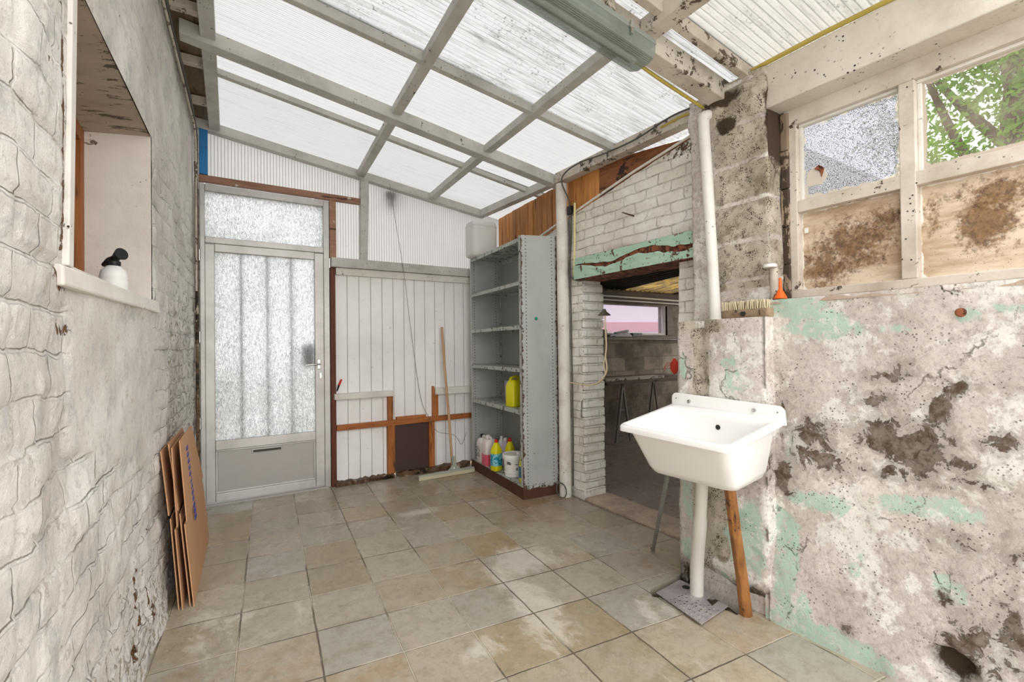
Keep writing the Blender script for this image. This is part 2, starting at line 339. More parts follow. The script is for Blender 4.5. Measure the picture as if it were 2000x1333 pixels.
def mat_card():
    m = Mt('cardboard'); co = m.map(scale=(6, 6, 60))
    c = m.mix(m.noise(2, 4), hx('c79b74'), hx('b98a64')); return m.done(m.bsdf(c, .8, 0, m.bump(m.noise(1, 3, .5, co), .0008)))
M['card'] = mat_card()
M['cardedge'] = mat_label('corrugated_edge', '6b4a33', 'b58b66', 90)
M['ink'] = simple('blue_ink', '3c4aa0', .7)

def mat_poly(name, axis, pitch, mold, transp=.10, col='ffffff', lines=.16, moldcol='5f5a4c', ltrans=.66):
    m = Mt(name)
    sp = m.n('ShaderNodeSeparateXYZ'); m.L(m.co, sp.inputs[0])
    a = sp.outputs[axis]
    tri = m.mth('ABSOLUTE', m.mth('SUBTRACT', m.mth('FRACT', m.mth('DIVIDE', a, pitch)), .5))
    ln = m.step(tri, .26, .48)
    st = (3, 45, 1) if axis == 1 else (45, 3, 3)
    co = m.map(scale=st); nl = m.noise(1, 6, .7, co)
    c = hx(col)
    c = m.mix(m.mth('MULTIPLY', ln, lines), c, hx('55554f'))
    c = m.mix(m.mth('MULTIPLY', m.step(nl, .45, .75), mold*.6), c, hx(moldcol))
    sm = m.noise(3.2, 9, .72, m.map(scale=(.55, 1.5, 1) if axis == 1 else (1, 1, 1)), .3)
    c = m.mix(m.mth('MULTIPLY', m.step(sm, .70-.13*mold, .80-.12*mold), .62*min(1, mold+.2)), c, hx('5a564c'))
    c = m.mix(m.mth('MULTIPLY', m.mth('MULTIPLY', m.step(m.noise(70, 4, .7), .55, .65), m.step(m.noise(5, 5, .7), .48, .6)), mold*.8), c, hx('4a4740'))
    c = m.mul(c, (ltrans, ltrans, ltrans*.99, 1))
    tr = m.n('ShaderNodeBsdfTranslucent'); m.L(c, tr.inputs[0])
    df = m.n('ShaderNodeBsdfDiffuse'); df.inputs[0].default_value = (.42, .42, .41, 1)
    tp = m.n('ShaderNodeBsdfTransparent'); m.L(c, tp.inputs[0])
    gl = m.n('ShaderNodeBsdfGlossy'); gl.inputs['Roughness'].default_value = .35
    def mx(f, p, q):
        x = m.n('ShaderNodeMixShader'); x.inputs[0].default_value = f; m.L(p, x.inputs[1]); m.L(q, x.inputs[2]); return x.outputs[0]
    s = mx(.32, tr.outputs[0], df.outputs[0]); s = mx(transp, s, tp.outputs[0]); s = mx(.04, s, gl.outputs[0])
    return m.done(s)
M['roof0'] = mat_poly('twinwall_roof_sheet', 1, .016, .35, .05, lines=.34, ltrans=.275)
M['roof1'] = mat_poly('twinwall_roof_sheet_bright', 1, .018, .22, .05, lines=.32, ltrans=.30)
M['roof2'] = mat_poly('mouldy_roof_sheet', 1, .030, 1.0, .04, lines=.36, ltrans=.31)
M['roof3'] = mat_poly('corrugated_roof_sheet', 1, .034, .75, .04, lines=.46, ltrans=.31, col='fffaf0')
M['sidepoly'] = mat_poly('ribbed_side_sheet', 0, .024, .10, .14, lines=.45, ltrans=.74)
M['amber'] = mat_poly('amber_mossy_sheet', 0, .11, 2.2, .0, col='e2b868', lines=.5, moldcol='3a2610', ltrans=.42)

def mat_glass(name, kind):
    m = Mt(name)
    tr = m.n('ShaderNodeBsdfTranslucent'); gl = m.n('ShaderNodeBsdfGlossy'); gl.inputs['Roughness'].default_value = .15
    tp = m.n('ShaderNodeBsdfTransparent')
    def mx(f, p, q):
        x = m.n('ShaderNodeMixShader'); m.put(x.inputs[0], f); m.L(p, x.inputs[1]); m.L(q, x.inputs[2]); return x.outputs[0]
    if kind == 'rain':
        co = m.map(scale=(150, 150, 40)); n = m.noise(1, 4, .7, co, 1.5); co2 = m.map(scale=(70, 70, 10))
        n2 = m.noise(1, 3, .6, co2)
        f = m.step(n, .38, .62)
        c = m.mix(f, (.42, .425, .43, 1), (1, 1, 1, 1)); c = m.mix(m.step(n2, .58, .75), c, (.72, .74, .74, 1))
        g = m.step(m.noise(1.1, 3), .4, .7); c = m.mul(c, m.mix(g, (.90, .91, .92, 1), (.74, .78, .76, 1)))
        m.L(c, tr.inputs[0]); m.L(c, tp.inputs[0]); nb = m.bump(n, .003); m.L(nb, gl.inputs['Normal']); m.L(nb, tr.inputs['Normal'])
        s = mx(.10, mx(.28, tr.outputs[0], tp.outputs[0]), gl.outputs[0])
    elif kind == 'pebble':
        n = m.vor(230); f = m.step(n, .3, .7)
        c = m.mix(f, (.52, .54, .60, 1), (.13, .135, .15, 1)); c = m.mix(m.step(m.noise(90, 3), .5, .62), c, (.34, .35, .38, 1))
        ed = m.attr('edge'); c = m.mix(m.step(m.mth('ADD', m.noise(14, 5), m.mth('MULTIPLY', ed, .5)), .75, .85), c, (.45, .41, .35, 1))
        m.L(c, tr.inputs[0]); m.L(c, tp.inputs[0]); s = mx(.06, mx(.2, tr.outputs[0], tp.outputs[0]), gl.outputs[0])
    elif kind == 'clear':
        ed = m.attr('edge'); d = m.step(m.mth('ADD', m.mth('MULTIPLY', m.noise(16, 6, .7), .5), m.mth('MULTIPLY', ed, .75)), .50, .62)
        dust = m.mth('MULTIPLY', m.step(m.noise(5, 6, .7), .3, .7), .42)
        tr.inputs[0].default_value = (.30, .29, .26, 1); df = m.n('ShaderNodeBsdfDiffuse'); df.inputs[0].default_value = hx('cdbba6')
        tp.inputs[0].default_value = (.62, .64, .64, 1)
        dirt = mx(.6, tr.outputs[0], df.outputs[0])
        s = mx(m.mth('MAXIMUM', d, dust), tp.outputs[0], dirt); s = mx(.05, s, gl.outputs[0])
    elif kind == 'plain':
        tp.inputs[0].default_value = (.8, .82, .85, 1); s = mx(.10, tp.outputs[0], gl.outputs[0])
    elif kind == 'dimmed':
        tp.inputs[0].default_value = (.66, .63, .68, 1); tr.inputs[0].default_value = (.5, .5, .5, 1); s = mx(.12, tp.outputs[0], tr.outputs[0])  # glass colour darkened to dim the overbright view outside
    return m.done(s)
M['dimmed'] = mat_glass('dimmed_glass', 'dimmed')
M['rain'] = mat_glass('rain_patterned_glass', 'rain'); M['pebble'] = mat_glass('pebbled_glass', 'pebble')
M['clear'] = mat_glass('dirty_clear_glass', 'clear'); M['plain'] = mat_glass('plain_glass', 'plain')
def mat_grime():
    m = Mt('mouldy_board_pane')
    c = m.mix(m.step(m.noise(6, 6, .7, m.map(scale=(1, .5, 2))), .35, .65), hx('dccbb4'), hx('b39a7e'))
    mk = m.attr('mould'); n = m.noise(26, 9, .78)
    f = m.mth('MULTIPLY', m.step(m.mth('ADD', m.mth('MULTIPLY', n, .75), m.mth('MULTIPLY', mk, .30)), .50, .66), .9)
    c = m.mix(f, c, m.mix(m.step(m.noise(50, 5, .7), .35, .65), hx('4a2f16'), hx('8c6a44')))
    f2 = m.step(m.mth('ADD', m.mth('MULTIPLY', m.noise(8, 6), .5), m.mth('MULTIPLY', mk, .3)), .5, .62)
    c = m.mix(m.mth('MULTIPLY', f2, .45), c, hx('7d5d3c'))
    c = m.mix(m.mth('LESS_THAN', m.vor(70), .10), c, hx('3d2812'))
    ed = m.attr('edge'); c = m.mix(m.step(m.mth('ADD', m.mth('MULTIPLY', m.noise(20, 5), .5), m.mth('MULTIPLY', ed, .5)), .68, .74), c, hx('e9e4da'))
    return m.done(m.bsdf(c, .6, 0, m.bump(n, .001)))
M['grime'] = mat_grime()
def mat_diffuser():
    m = Mt('prismatic_diffuser'); sp = m.n('ShaderNodeSeparateXYZ'); m.L(m.co, sp.inputs[0])
    f = m.mth('ABSOLUTE', m.mth('SUBTRACT', m.mth('FRACT', m.mth('DIVIDE', sp.outputs[1], .008)), .5))
    nb = m.bump(f, .002); g = m.bsdf(m.mix(m.step(m.noise(4, 5), .3, .8), hx('98a39c'), hx('7d877f')), .15, 0, nb, .6)
    tp = m.n('ShaderNodeBsdfTransparent'); tp.inputs[0].default_value = (.85, .9, .87, 1)
    x = m.n('ShaderNodeMixShader'); x.inputs[0].default_value = .38; m.L(g, x.inputs[1]); m.L(tp.outputs[0], x.inputs[2])
    return m.done(x.outputs[0])
M['diffuser'] = mat_diffuser()
def mat_leaf():
    m = Mt('leaf_green'); c = m.mix(m.step(m.noise(3, 5, .7), .35, .65), hx('7fa548'), hx('33552a')); d = m.bsdf(c, .5)
    t = m.n('ShaderNodeBsdfTranslucent'); t.inputs[0].default_value = hx('8db548'); x = m.n('ShaderNodeMixShader'); x.inputs[0].default_value = .5
    m.L(d, x.inputs[1]); m.L(t.outputs[0], x.inputs[2]); return m.done(x.outputs[0])
M['leaf'] = mat_leaf()
M['bark'] = simple('bark', '6b5b4c', .9, var=.2, bumpd=.01)
M['render'] = simple('pale_render', 'e6e2e4', .9)
M['pinkpaint'] = simple('pink_paint', 'd3a3a8', .8)
M['shedwall'] = None
def mat_shed():
    m = Mt('grimy_cement_blocks'); sp = m.n('ShaderNodeSeparateXYZ'); m.L(m.co, sp.inputs[0]); cx = m.n('ShaderNodeCombineXYZ')
    m.L(m.mth('ADD', sp.outputs[0], sp.outputs[1]), cx.inputs[0]); m.L(sp.outputs[2], cx.inputs[1])
    br = m.n('ShaderNodeTexBrick'); m.L(cx.outputs[0], br.inputs['Vector']); br.inputs['Scale'].default_value = 1
    br.inputs['Brick Width'].default_value = .42; br.inputs['Row Height'].default_value = .21; br.inputs['Mortar Size'].default_value = .008
    br.inputs['Color1'].default_value = hx('9b8f7e'); br.inputs['Color2'].default_value = hx('6d6355'); br.inputs['Mortar'].default_value = hx('7d7364')
    c = m.mix(m.mth('MULTIPLY', m.step(m.noise(3, 6, .7), .4, .65), .6), br.outputs[0], hx('453d33'))
    return m.done(m.bsdf(c, .9, 0, m.bump(m.mth('ADD', m.noise(20, 6), m.mth('MULTIPLY', br.outputs['Fac'], -.8)), .006)))
M['shedwall'] = mat_shed()
def mat_corr():
    m = Mt('dark_corrugated_sheet'); c = m.mix(m.noise(5, 5), hx('57534b'), hx('3b3731')); return m.done(m.bsdf(c, .8, 0, m.bump(m.noise(20, 4), .002)))
M['corr'] = mat_corr()
M['outground'] = simple('yard_paving', 'b3b0a8', .9, var=.1)

# ---- numpy noise
def _hash(ix, iy, iz, seed):
    n = (ix*374761393 + iy*668265263 + iz*2147483647 + seed*1274126177) & 0xffffffff
    n = ((n ^ (n >> 13))*1274126177) & 0xffffffff
    return ((n ^ (n >> 16)) & 0xffff)/65535.
def vnoise(p, seed=0):
    p = np.asarray(p, float); i = np.floor(p).astype(np.int64); f = p-i; f = f*f*(3-2*f); r = 0
    for a in (0, 1):
        for b in (0, 1):
            for c in (0, 1):
                w = (f[:, 0] if a else 1-f[:, 0])*(f[:, 1] if b else 1-f[:, 1])*(f[:, 2] if c else 1-f[:, 2])
                r = r + w*_hash(i[:, 0]+a, i[:, 1]+b, i[:, 2]+c, seed)
    return r
def fbm(p, sc, oct=4, seed=0, gain=.5):
    p = np.asarray(p, float)*sc; r = 0; a = 1; t = 0
    for k in range(oct):
        r = r + a*vnoise(p, seed+k); t += a; a *= gain; p = p*2.03
    return r/t
def blob(Y, Z, L):
    r = np.zeros_like(Y)
    for y, z, ry, rz, s in L:
        r = np.maximum(r, s*np.exp(-.7*((Y-y)/ry)**2 - .7*((Z-z)/rz)**2))
    return r

# ---- mesh building
class MB:
    def __init__(s): s.v = []; s.f = []; s.fm = []
    def add(s, V, Fc, mi=0):
        o = len(s.v); s.v += [tuple(map(float, q)) for q in V]; s.f += [tuple(i+o for i in f) for f in Fc]; s.fm += [mi]*len(Fc); return s
    def box(s, a, b, mi=0):
        x0, y0, z0 = a; x1, y1, z1 = b
        return s.add([(x0, y0, z0), (x1, y0, z0), (x1, y1, z0), (x0, y1, z0), (x0, y0, z1), (x1, y0, z1), (x1, y1, z1), (x0, y1, z1)],
                     [(0, 3, 2, 1), (4, 5, 6, 7), (0, 1, 5, 4), (1, 2, 6, 5), (2, 3, 7, 6), (3, 0, 4, 7)], mi)
    def hexa(s, P, mi=0):   # 4 bottom + 4 top
        return s.add(P, [(0, 3, 2, 1), (4, 5, 6, 7), (0, 1, 5, 4), (1, 2, 6, 5), (2, 3, 7, 6), (3, 0, 4, 7)], mi)
    def bar(s, a, b, w, h, upv=(0, 0, 1), mi=0):   # top centre-line a->b ; w across, h downwards
        a, b = Vector(a), Vector(b); d = (b-a).normalized(); sd = d.cross(Vector(upv)).normalized(); u = sd.cross(d)
        P = [a-sd*w/2-u*h, a+sd*w/2-u*h, b+sd*w/2-u*h, b-sd*w/2-u*h, a-sd*w/2, a+sd*w/2, b+sd*w/2, b-sd*w/2]
        return s.hexa(P, mi)
    def prism(s, poly, axis, a, b, mi=0):    # polygon extruded along an axis
        def P(u, v, w): return [(w, u, v), (u, w, v), (u, v, w)][axis]
        n = len(poly)
        return s.add([P(u, v, a) for u, v in poly]+[P(u, v, b) for u, v in poly],
                     [tuple(range(n)), tuple(range(2*n-1, n-1, -1))]+[(i, i+n, (i+1) % n+n, (i+1) % n) for i in range(n)], mi)
    def tube(s, pts, r, n=10, cap=True, mi=0):
        pts = [Vector(p) for p in pts]; R = r if isinstance(r, (list, tuple)) else [r]*len(pts); V = []; Fc = []
        ref = None
        for i, p in enumerate(pts):
            d = (pts[min(i+1, len(pts)-1)]-pts[max(i-1, 0)]).normalized()
            if ref is None: ref = Vector((0, 0, 1)) if abs(d.z) < .9 else Vector((1, 0, 0))
            u = d.cross(ref).normalized(); w = u.cross(d).normalized(); ref = w if abs(w.dot(d)) < .9 else ref
            for k in range(n):
                t = 2*math.pi*k/n; V.append(p+(u*math.cos(t)+w*math.sin(t))*R[i])
        for i in range(len(pts)-1):
            for k in range(n):
                Fc.append((i*n+k, i*n+(k+1) % n, (i+1)*n+(k+1) % n, (i+1)*n+k))
        if cap: Fc += [tuple(range(n-1, -1, -1)), tuple(range((len(pts)-1)*n, len(pts)*n))]
        return s.add(V, Fc, mi)
    def lathe(s, prof, c=(0, 0, 0), n=24, sx=1, sy=1, mi=0, rot=0):
        V = []; Fc = []
        for r, z in prof:
            for k in range(n):
                t = 2*math.pi*k/n; x, y = r*math.cos(t)*sx, r*math.sin(t)*sy
                V.append((c[0]+x*math.cos(rot)-y*math.sin(rot), c[1]+x*math.sin(rot)+y*math.cos(rot), c[2]+z))
        for i in range(len(prof)-1):
            for k in range(n): Fc.append((i*n+k, i*n+(k+1) % n, (i+1)*n+(k+1) % n, (i+1)*n+k))
        Fc += [tuple(range(n-1, -1, -1)), tuple(range((len(prof)-1)*n, len(prof)*n))]
        return s.add(V, Fc, mi)
    def rings(s, R, cap0=True, cap1=True, mi=0):
        n = len(R[0]); V = [p for r in R for p in r]; Fc = []
        for i in range(len(R)-1):
            for k in range(n): Fc.append((i*n+k, i*n+(k+1) % n, (i+1)*n+(k+1) % n, (i+1)*n+k))
        if cap0: Fc.append(tuple(range(n-1, -1, -1)))
        if cap1: Fc.append(tuple(range((len(R)-1)*n, len(R)*n)))
        return s.add(V, Fc, mi)
    def build(s, name, mats, parent=None, bevel=0, smooth=None, seg=2, xf=None):
        me = bpy.data.meshes.new(name); V = s.v
        if xf: V = [tuple(xf @ Vector(q)) for q in V]
        me.from_pydata(V, [], s.f)
        mats = mats if isinstance(mats, (list, tuple)) else [mats]
        for mm in mats: me.materials.append(M[mm] if isinstance(mm, str) else mm)
        if len(mats) > 1: me.polygons.foreach_set('material_index', s.fm)
        bm = bmesh.new(); bm.from_mesh(me); bmesh.ops.recalc_face_normals(bm, faces=bm.faces); bm.to_mesh(me); bm.free()
        if smooth:
            me.shade_smooth(); me.set_sharp_from_angle(angle=math.radians(smooth))
        o = bpy.data.objects.new(name, me); COL.objects.link(o)
        if bevel:
            b = o.modifiers.new('bevel', 'BEVEL'); b.width = bevel; b.segments = seg; b.limit_method = 'ANGLE'; b.angle_limit = math.radians(40)
        if parent: o.parent = parent
        return o
def tag(o, label=None, cat=None, group=None, kind=None):
    if label: o['label'] = label
    if cat: o['category'] = cat
    if group: o['group'] = group
    if kind: o['kind'] = kind
    return o
def thing(name, label, cat, loc=(0, 0, 0), rz=0, group=None):
    o = bpy.data.objects.new(name, None); COL.objects.link(o); o.location = loc; o.rotation_euler = (0, 0, rz); o.empty_display_size = .05
    return tag(o, label, cat, group)
def struct(o): o['kind'] = 'structure'; return o
def dup(o, loc=None, parent=None, label=None):
    c = o.copy(); COL.objects.link(c)
    if loc: c.location = loc
    if parent: c.parent = parent
    if label: c['label'] = label
    for ch in list(o.children): dup(ch, None, c)
    return c

def grid_obj(name, us, vs, P, mat, hole=None, attrs=None, parent=None, flip=False):
    """surface grid; P(U,V)->(n,3); hole(u,v)->bool for cells (arrays); attrs: name -> fn(points,U,V)"""
    us, vs = np.array(us), np.array(vs); U, V = np.meshgrid(us, vs, indexing='ij'); U, V = U.ravel(), V.ravel()
    pts = P(U, V); nu, nv = len(us), len(vs)
    i, j = np.meshgrid(np.arange(nu-1), np.arange(nv-1), indexing='ij'); i, j = i.ravel(), j.ravel()
    if hole is not None:
        k = ~hole((us[i]+us[i+1])/2, (vs[j]+vs[j+1])/2); i, j = i[k], j[k]
    a = i*nv+j; Fc = np.stack([a, a+nv, a+nv+1, a+1], 1)
    if flip: Fc = Fc[:, ::-1]
    me = bpy.data.meshes.new(name); me.from_pydata(pts.tolist(), [], Fc.tolist()); me.materials.append(M[mat] if isinstance(mat, str) else mat)
    for k, fn in (attrs or {}).items():
        at = me.attributes.new(k, 'FLOAT', 'POINT'); at.data.foreach_set('value', np.clip(fn(pts, U, V), 0, 2).astype(np.float32))
    me.shade_smooth(); o = bpy.data.objects.new(name, me); COL.objects.link(o)
    if parent: o.parent = parent
    return o
def lin(a, b, st, extra=()):
    r = list(np.linspace(a, b, max(2, int(round((b-a)/st))+1)))
    for e in extra:
        k = int(np.argmin([abs(x-e) for x in r])); r[k] = e
    return r
def ss(x, a, b):
    t = np.clip((x-a)/(b-a), 0, 1); return t*t*(3-2*t)
def smooth_line(pts, n=8):    # Catmull-Rom
    P = [Vector(p) for p in pts]; P = [P[0]*2-P[1]]+P+[P[-1]*2-P[-2]]; out = []
    for i in range(1, len(P)-2):
        for k in range(n):
            t = k/n; a, b, c, d = P[i-1], P[i], P[i+1], P[i+2]
            out.append(.5*((2*b)+(c-a)*t+(2*a-5*b+4*c-d)*t*t+(3*b-a-3*c+d)*t**3))
    out.append(P[-2]); return out

# ================================================================== THE SETTING
# ---- floor
WL = lambda y: -.10 + .0687*(y-4.5)                 # left wall plane
ROOF = lambda x: 3.07 - .144*x
FW = [(1.55, 2.35, .25, .18, 1.), (1.35, 2.05, .10, .45, .9), (1.25, 1.75, .12, .2, .9), (.7, 3.6, .4, .3, .35), (1.9, 2.4, .3, .3, .5), (1.75, 1.55, .25, .2, .6),
      (1.9, 3.4, .25, .2, .6), (1.1, 3.9, .3, .2, .5), (.35, 2.6, .2, .5, .5), (.0, 2.6, .2, .5, .6), (1.5, 1.2, .2, .2, .5), (.95, 1.75, .15, .1, .6), (1.35, 3.45, .18, .08, 1.)]
PIT = np.array([(1.86, 1.655), (1.90, 1.70), (2.20, 1.72), (2.20, 1.30), (2.05, 1.33), (2.04, 1.40), (1.93, 1.42), (1.91, 1.60)])
def inpoly(x, y, P):
    r = np.zeros(x.shape, bool); j = len(P)-1
    for i in range(len(P)):
        c = ((P[i][1] > y) != (P[j][1] > y)) & (x < (P[j][0]-P[i][0])*(y-P[i][1])/(P[j][1]-P[i][1]+1e-9)+P[i][0]); r ^= c; j = i
    return r
def floorP(U, V):
    p = np.stack([U, V, 0*U], 1); z = (fbm(p, 2.5, 3, 3)-.5)*.010
    pit = inpoly(U+.02*(fbm(p, 14, 2, 9)-.5), V, PIT)
    z = np.where(pit, -.05+(fbm(p, 20, 3, 5)-.5)*.04, z)
    z = np.where(U > 2.53, -.012+(fbm(p, 3, 3, 8)-.5)*.02, z)
    return np.stack([U, V, z], 1)
us = sorted(set([round(x, 4) for x in lin(-.6, 2.52, .03)]+[round(x, 4) for x in lin(1.78, 2.24, .012)]+[2.54]+[round(x, 4) for x in lin(2.6, 7.2, .15)]))
vs = sorted(set([round(x, 4) for x in lin(-.8, 4.62, .03)]+[round(x, 4) for x in lin(1.24, 1.76, .012)]+[4.7, 4.9, 5.1, 5.35]))
fl = struct(grid_obj('floor', us, vs, floorP, 'floor', None,
    {'white': lambda p, U, V: blob(U, V, FW), 'pit': lambda p, U, V: (p[:, 2] < -.028).astype(float)*(U < 2.5),
     'rust': lambda p, U, V: blob(U, V, [(2.05, 3.1, .18, .4, .8), (2.3, 3.0, .35, .18, .6), (1.9, 3.6, .18, .5, .5), (.05, 3.7, .15, .2, .3), (2.15, 1.95, .12, .12, .35)]),
     'shed': lambda p, U, V: ss(U, 2.5, 2.56)}))
# ---- left wall with window recess
WY0, WY1, WZ0, WZ1 = 1.64, 2.765, 1.468, 2.236
def leftP(U, V):
    x = WL(U); p = np.stack([x, U, V], 1)
    ro = np.clip(1-ss(U, 2.70, 2.80)*0, 0, 1)
    d = (fbm(p, 3.0, 3, 1)-.5)*.045 + (fbm(p, 12, 4, 2)-.5)*.022
    sm = smoothmask(U, V); d = d*(1-.75*sm)+.004*sm
    # brick relief
    row = np.floor((V+.02)/.098); u = U+.03+np.where(row % 2 == 0, 0, .1175)
    fz = np.abs(((V+.02)/.098) % 1-.5); fu = np.abs((u/.235) % 1-.5)
    g = np.maximum(ss(fz, .40, .5), ss(fu, .46, .5)); cell = _hash(row.astype(np.int64), np.floor(u/.235).astype(np.int64), row.astype(np.int64)*0, 4)
    d = d+((1-g)*.007+(cell-.5)*.010)*(1-sm)
    # low foot of the wall crumbles outwards
    d = d+(1-ss(V, 0, .5))*.03
    edge = np.minimum.reduce([np.abs(U-WY0), np.abs(U-WY1)]) < .02
    near = (U > WY0-.015) & (U < WY1+.015) & (V > WZ0-.015) & (V < WZ1+.015)
    d = np.where(near, d*.15, d)
    d = d*(.12+.88*np.maximum(1-ss(U, WY0-.14, WY0-.05), np.maximum(ss(U, WY0+.02, WY0+.10), np.maximum(ss(V, WZ1, WZ1+.1), 1-ss(V, WZ0-.1, WZ0)))))
    return np.stack([x+d, U, V], 1)
def smoothmask(U, V):
    a = ss(U, 1.60, 1.66)*(1-ss(U, 2.74, 2.80))*(1-ss(V, 1.38, 1.42))*ss(V, .98-.25*(U-1.6), 1.02-.25*(U-1.6))
    b = ss(V, WZ1-.02, WZ1)*(1-ss(V, WZ1+.13, WZ1+.16))*ss(U, 1.3, 1.5)*(1-ss(U, 2.82, 2.86))
    c = ss(V, 2.0, 2.5)*.6
    return np.clip(np.maximum.reduce([a, b, c]), 0, 1)
usL = sorted(set([round(x, 4) for x in lin(-.6, 1.0, .08)]+[round(x, 4) for x in lin(1.0, 4.62, .0125, (WY0, WY1))]))
wl_ = struct(grid_obj('wall_left', usL, lin(-.04, 3.14, .0125, (WZ0, WZ1)), leftP, 'left',
    lambda u, v: (u > WY0) & (u < WY1) & (v > WZ0) & (v < WZ1),
    {'smooth': lambda p, U, V: smoothmask(U, V),
     'yellow': lambda p, U, V: np.clip(ss(U, 2.75, 3.3)*(1-ss(V, 1.2, 2.2))*1.1+(1-ss(V, 0, .7))*1.2+blob(U, V, [(1.57, 1.75, .05, .4, .9)]), 0, 1),
     'rust': lambda p, U, V: blob(U, V, [(1.55, 1.42, .10, .03, 1.1), (1.62, 1.30, .08, .02, .9), (2.0, .55, .1, .06, .4), (2.35, .3, .04, .12, 1.1), (2.5, .18, .05, .1, 1.0), (2.62, .45, .04, .1, .9), (2.2, .15, .06, .05, .8), (2.2, .9, .1, .02, .3), (1.44, 1.9, .03, .06, .5), (1.565, 1.75, .022, .34, 1.25), (2.15, 2.42, .3, .02, .5)])}))
# backing and the recess (reveals)
mb = MB()
XO = -.50
for (a, b) in (((WL(WY1), WY1), (XO, WY1)),):
    pass
mb.hexa([(XO, WY1, WZ0-.02), (WL(WY1)-.002, WY1-.004, WZ0-.02), (WL(WY1)-.03, WY1+.2, WZ0-.02), (XO, WY1+.2, WZ0-.02), (XO, WY1, WZ1+.02), (WL(WY1)-.002, WY1-.004, WZ1+.02), (WL(WY1)-.03, WY1+.2, WZ1+.02), (XO, WY1+.2, WZ1+.02)])
mb.hexa([(XO, WY0-.03, WZ0-.02), (WL(WY0)-.02, WY0-.03, WZ0-.02), (WL(WY0)-.01, WY0, WZ0-.02), (XO, WY0, WZ0-.02), (XO, WY0-.03, WZ1+.02), (WL(WY0)-.02, WY0-.03, WZ1+.02), (WL(WY0)-.01, WY0, WZ1+.02), (XO, WY0, WZ1+.02)])
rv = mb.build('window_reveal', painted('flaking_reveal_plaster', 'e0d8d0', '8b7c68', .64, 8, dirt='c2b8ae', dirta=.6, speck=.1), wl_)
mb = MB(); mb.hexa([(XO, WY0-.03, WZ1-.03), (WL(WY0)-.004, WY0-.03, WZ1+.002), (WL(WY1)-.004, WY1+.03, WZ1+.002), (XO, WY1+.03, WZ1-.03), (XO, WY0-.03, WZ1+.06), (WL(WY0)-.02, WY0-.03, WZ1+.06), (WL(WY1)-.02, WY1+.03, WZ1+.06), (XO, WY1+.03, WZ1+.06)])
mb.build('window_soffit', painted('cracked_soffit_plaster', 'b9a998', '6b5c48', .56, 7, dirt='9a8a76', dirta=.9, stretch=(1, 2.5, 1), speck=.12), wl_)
mb = MB()
mb.hexa([(WL(1.53)-.02, 1.53, 1.405), (WL(1.53)+.016, 1.53, 1.405), (WL(2.77)+.03, 2.77, 1.420), (WL(2.77)-.02, 2.77, 1.420), (WL(1.53)-.02, 1.53, 1.462), (WL(1.53)+.014, 1.53, 1.455), (WL(2.77)+.025, 2.77, 1.474), (WL(2.77)-.02, 2.77, 1.478)])
mb.hexa([(XO, WY0, 1.42), (WL(WY0), WY0, 1.42), (WL(WY1), WY1, 1.42), (XO, WY1, 1.42), (XO, WY0, 1.474), (WL(WY0), WY0, 1.470), (WL(WY1), WY1, 1.476), (XO, WY1, 1.48)])
mb.build('window_sill', 'ledge', wl_, bevel=.006)
mb = MB(); mb.box((-.75, -.6, -.05), (-.52, 4.9, 3.12)); mb.box((-.75, -.6, 3.08), (-.20, 4.9, 3.16)); mb.box((-.6, 4.605, -.05), (-.05, 4.9, 3.12)); mb.box((-.6, 4.60, -.05), (-.058, 4.64, 3.12)); mb.build('wall_core', 'brick2', wl_)
mb = MB(); mb.prism([(1.575, 1.46), (1.625, 1.46), (1.68, 2.235), (1.63, 2.235)], 0, -.335, -.288); mb.build('window_casing', 'ledge', wl_, bevel=.004)
mb = MB(); mb.prism([(1.624, 1.47), (1.634, 1.47), (1.69, 2.235), (1.678, 2.235)], 0, -.34, -.292); mb.build('casing_edge', 'redwood', wl_)
# window 1 : orange-brown frame with glass deep in the recess
w1 = struct(thing('window_1', None, None, (0, 0, 0)))
mb = MB(); X0, X1 = -.50, -.455
mb.box((X0, 2.705, 1.478), (X1, 2.762, 2.21)); mb.box((X0, 1.65, 1.478), (X1, 1.72, 2.21)); mb.box((X0, 1.72, 2.15), (X1, 2.705, 2.21)); mb.box((X0, 1.72, 1.478), (X1, 2.705, 1.53))
mb.build('window_frame', 'orange', w1, bevel=.003)
mb = MB(); mb.box((-.482, 1.715, 1.525), (-.476, 2.71, 2.155)); mb.build('pane', 'plain', w1)
mb = MB(); mb.box((-.52, 1.6, 1.45), (-.51, 2.78, 2.25)); mb.build('curtain', simple('lilac_grey_curtain', '8b8792', .9), w1)

# ---- back wall : white boards
mb = MB(); mb.box((.955, 4.545, .03), (2.75, 4.60, 2.06)); wb = struct(mb.build('wall_back', 'boards'))
# ---- yard ground outside
mb = MB(); mb.box((-14, -14, -.30), (24, 24, -.12)); struct(mb.build('yard_ground', 'outground'))
# ---- right: rear brick wall with the doorway
def topz(Y):
    return np.interp(Y, [1.75, 1.9, 2.4, 3.2, 3.5, 4.6], [2.57, 2.54, 2.46, 2.30, 2.235, 1.98])
DY0, DY1, DZ = 2.03, 2.985, 1.86
def rearP(U, V):
    z = V*topz(U)/2.6; z = np.where(V > 2.0, DZ+(V-2.0)/.6*(topz(U)-DZ), V*DZ/2.0)
    p = np.stack([0*U+2.55, U, z], 1); x = 2.565+.10*np.clip(U-3.12, 0, 2)
    d = (fbm(p, 4, 3, 21)-.5)*.03+(fbm(p, 18, 3, 22)-.5)*.012
    row = np.floor(z/.073); cell = _hash(row.astype(np.int64), np.floor((U+(row % 2)*.106)/.212).astype(np.int64), row.astype(np.int64)*0, 6)
    d = d+(cell-.5)*.012
    yj = np.where(np.abs(U-DY1) < .001, (cell-.5)*.03, 0)*(V < 2.0)
    return np.stack([x-d, U+yj, z], 1)
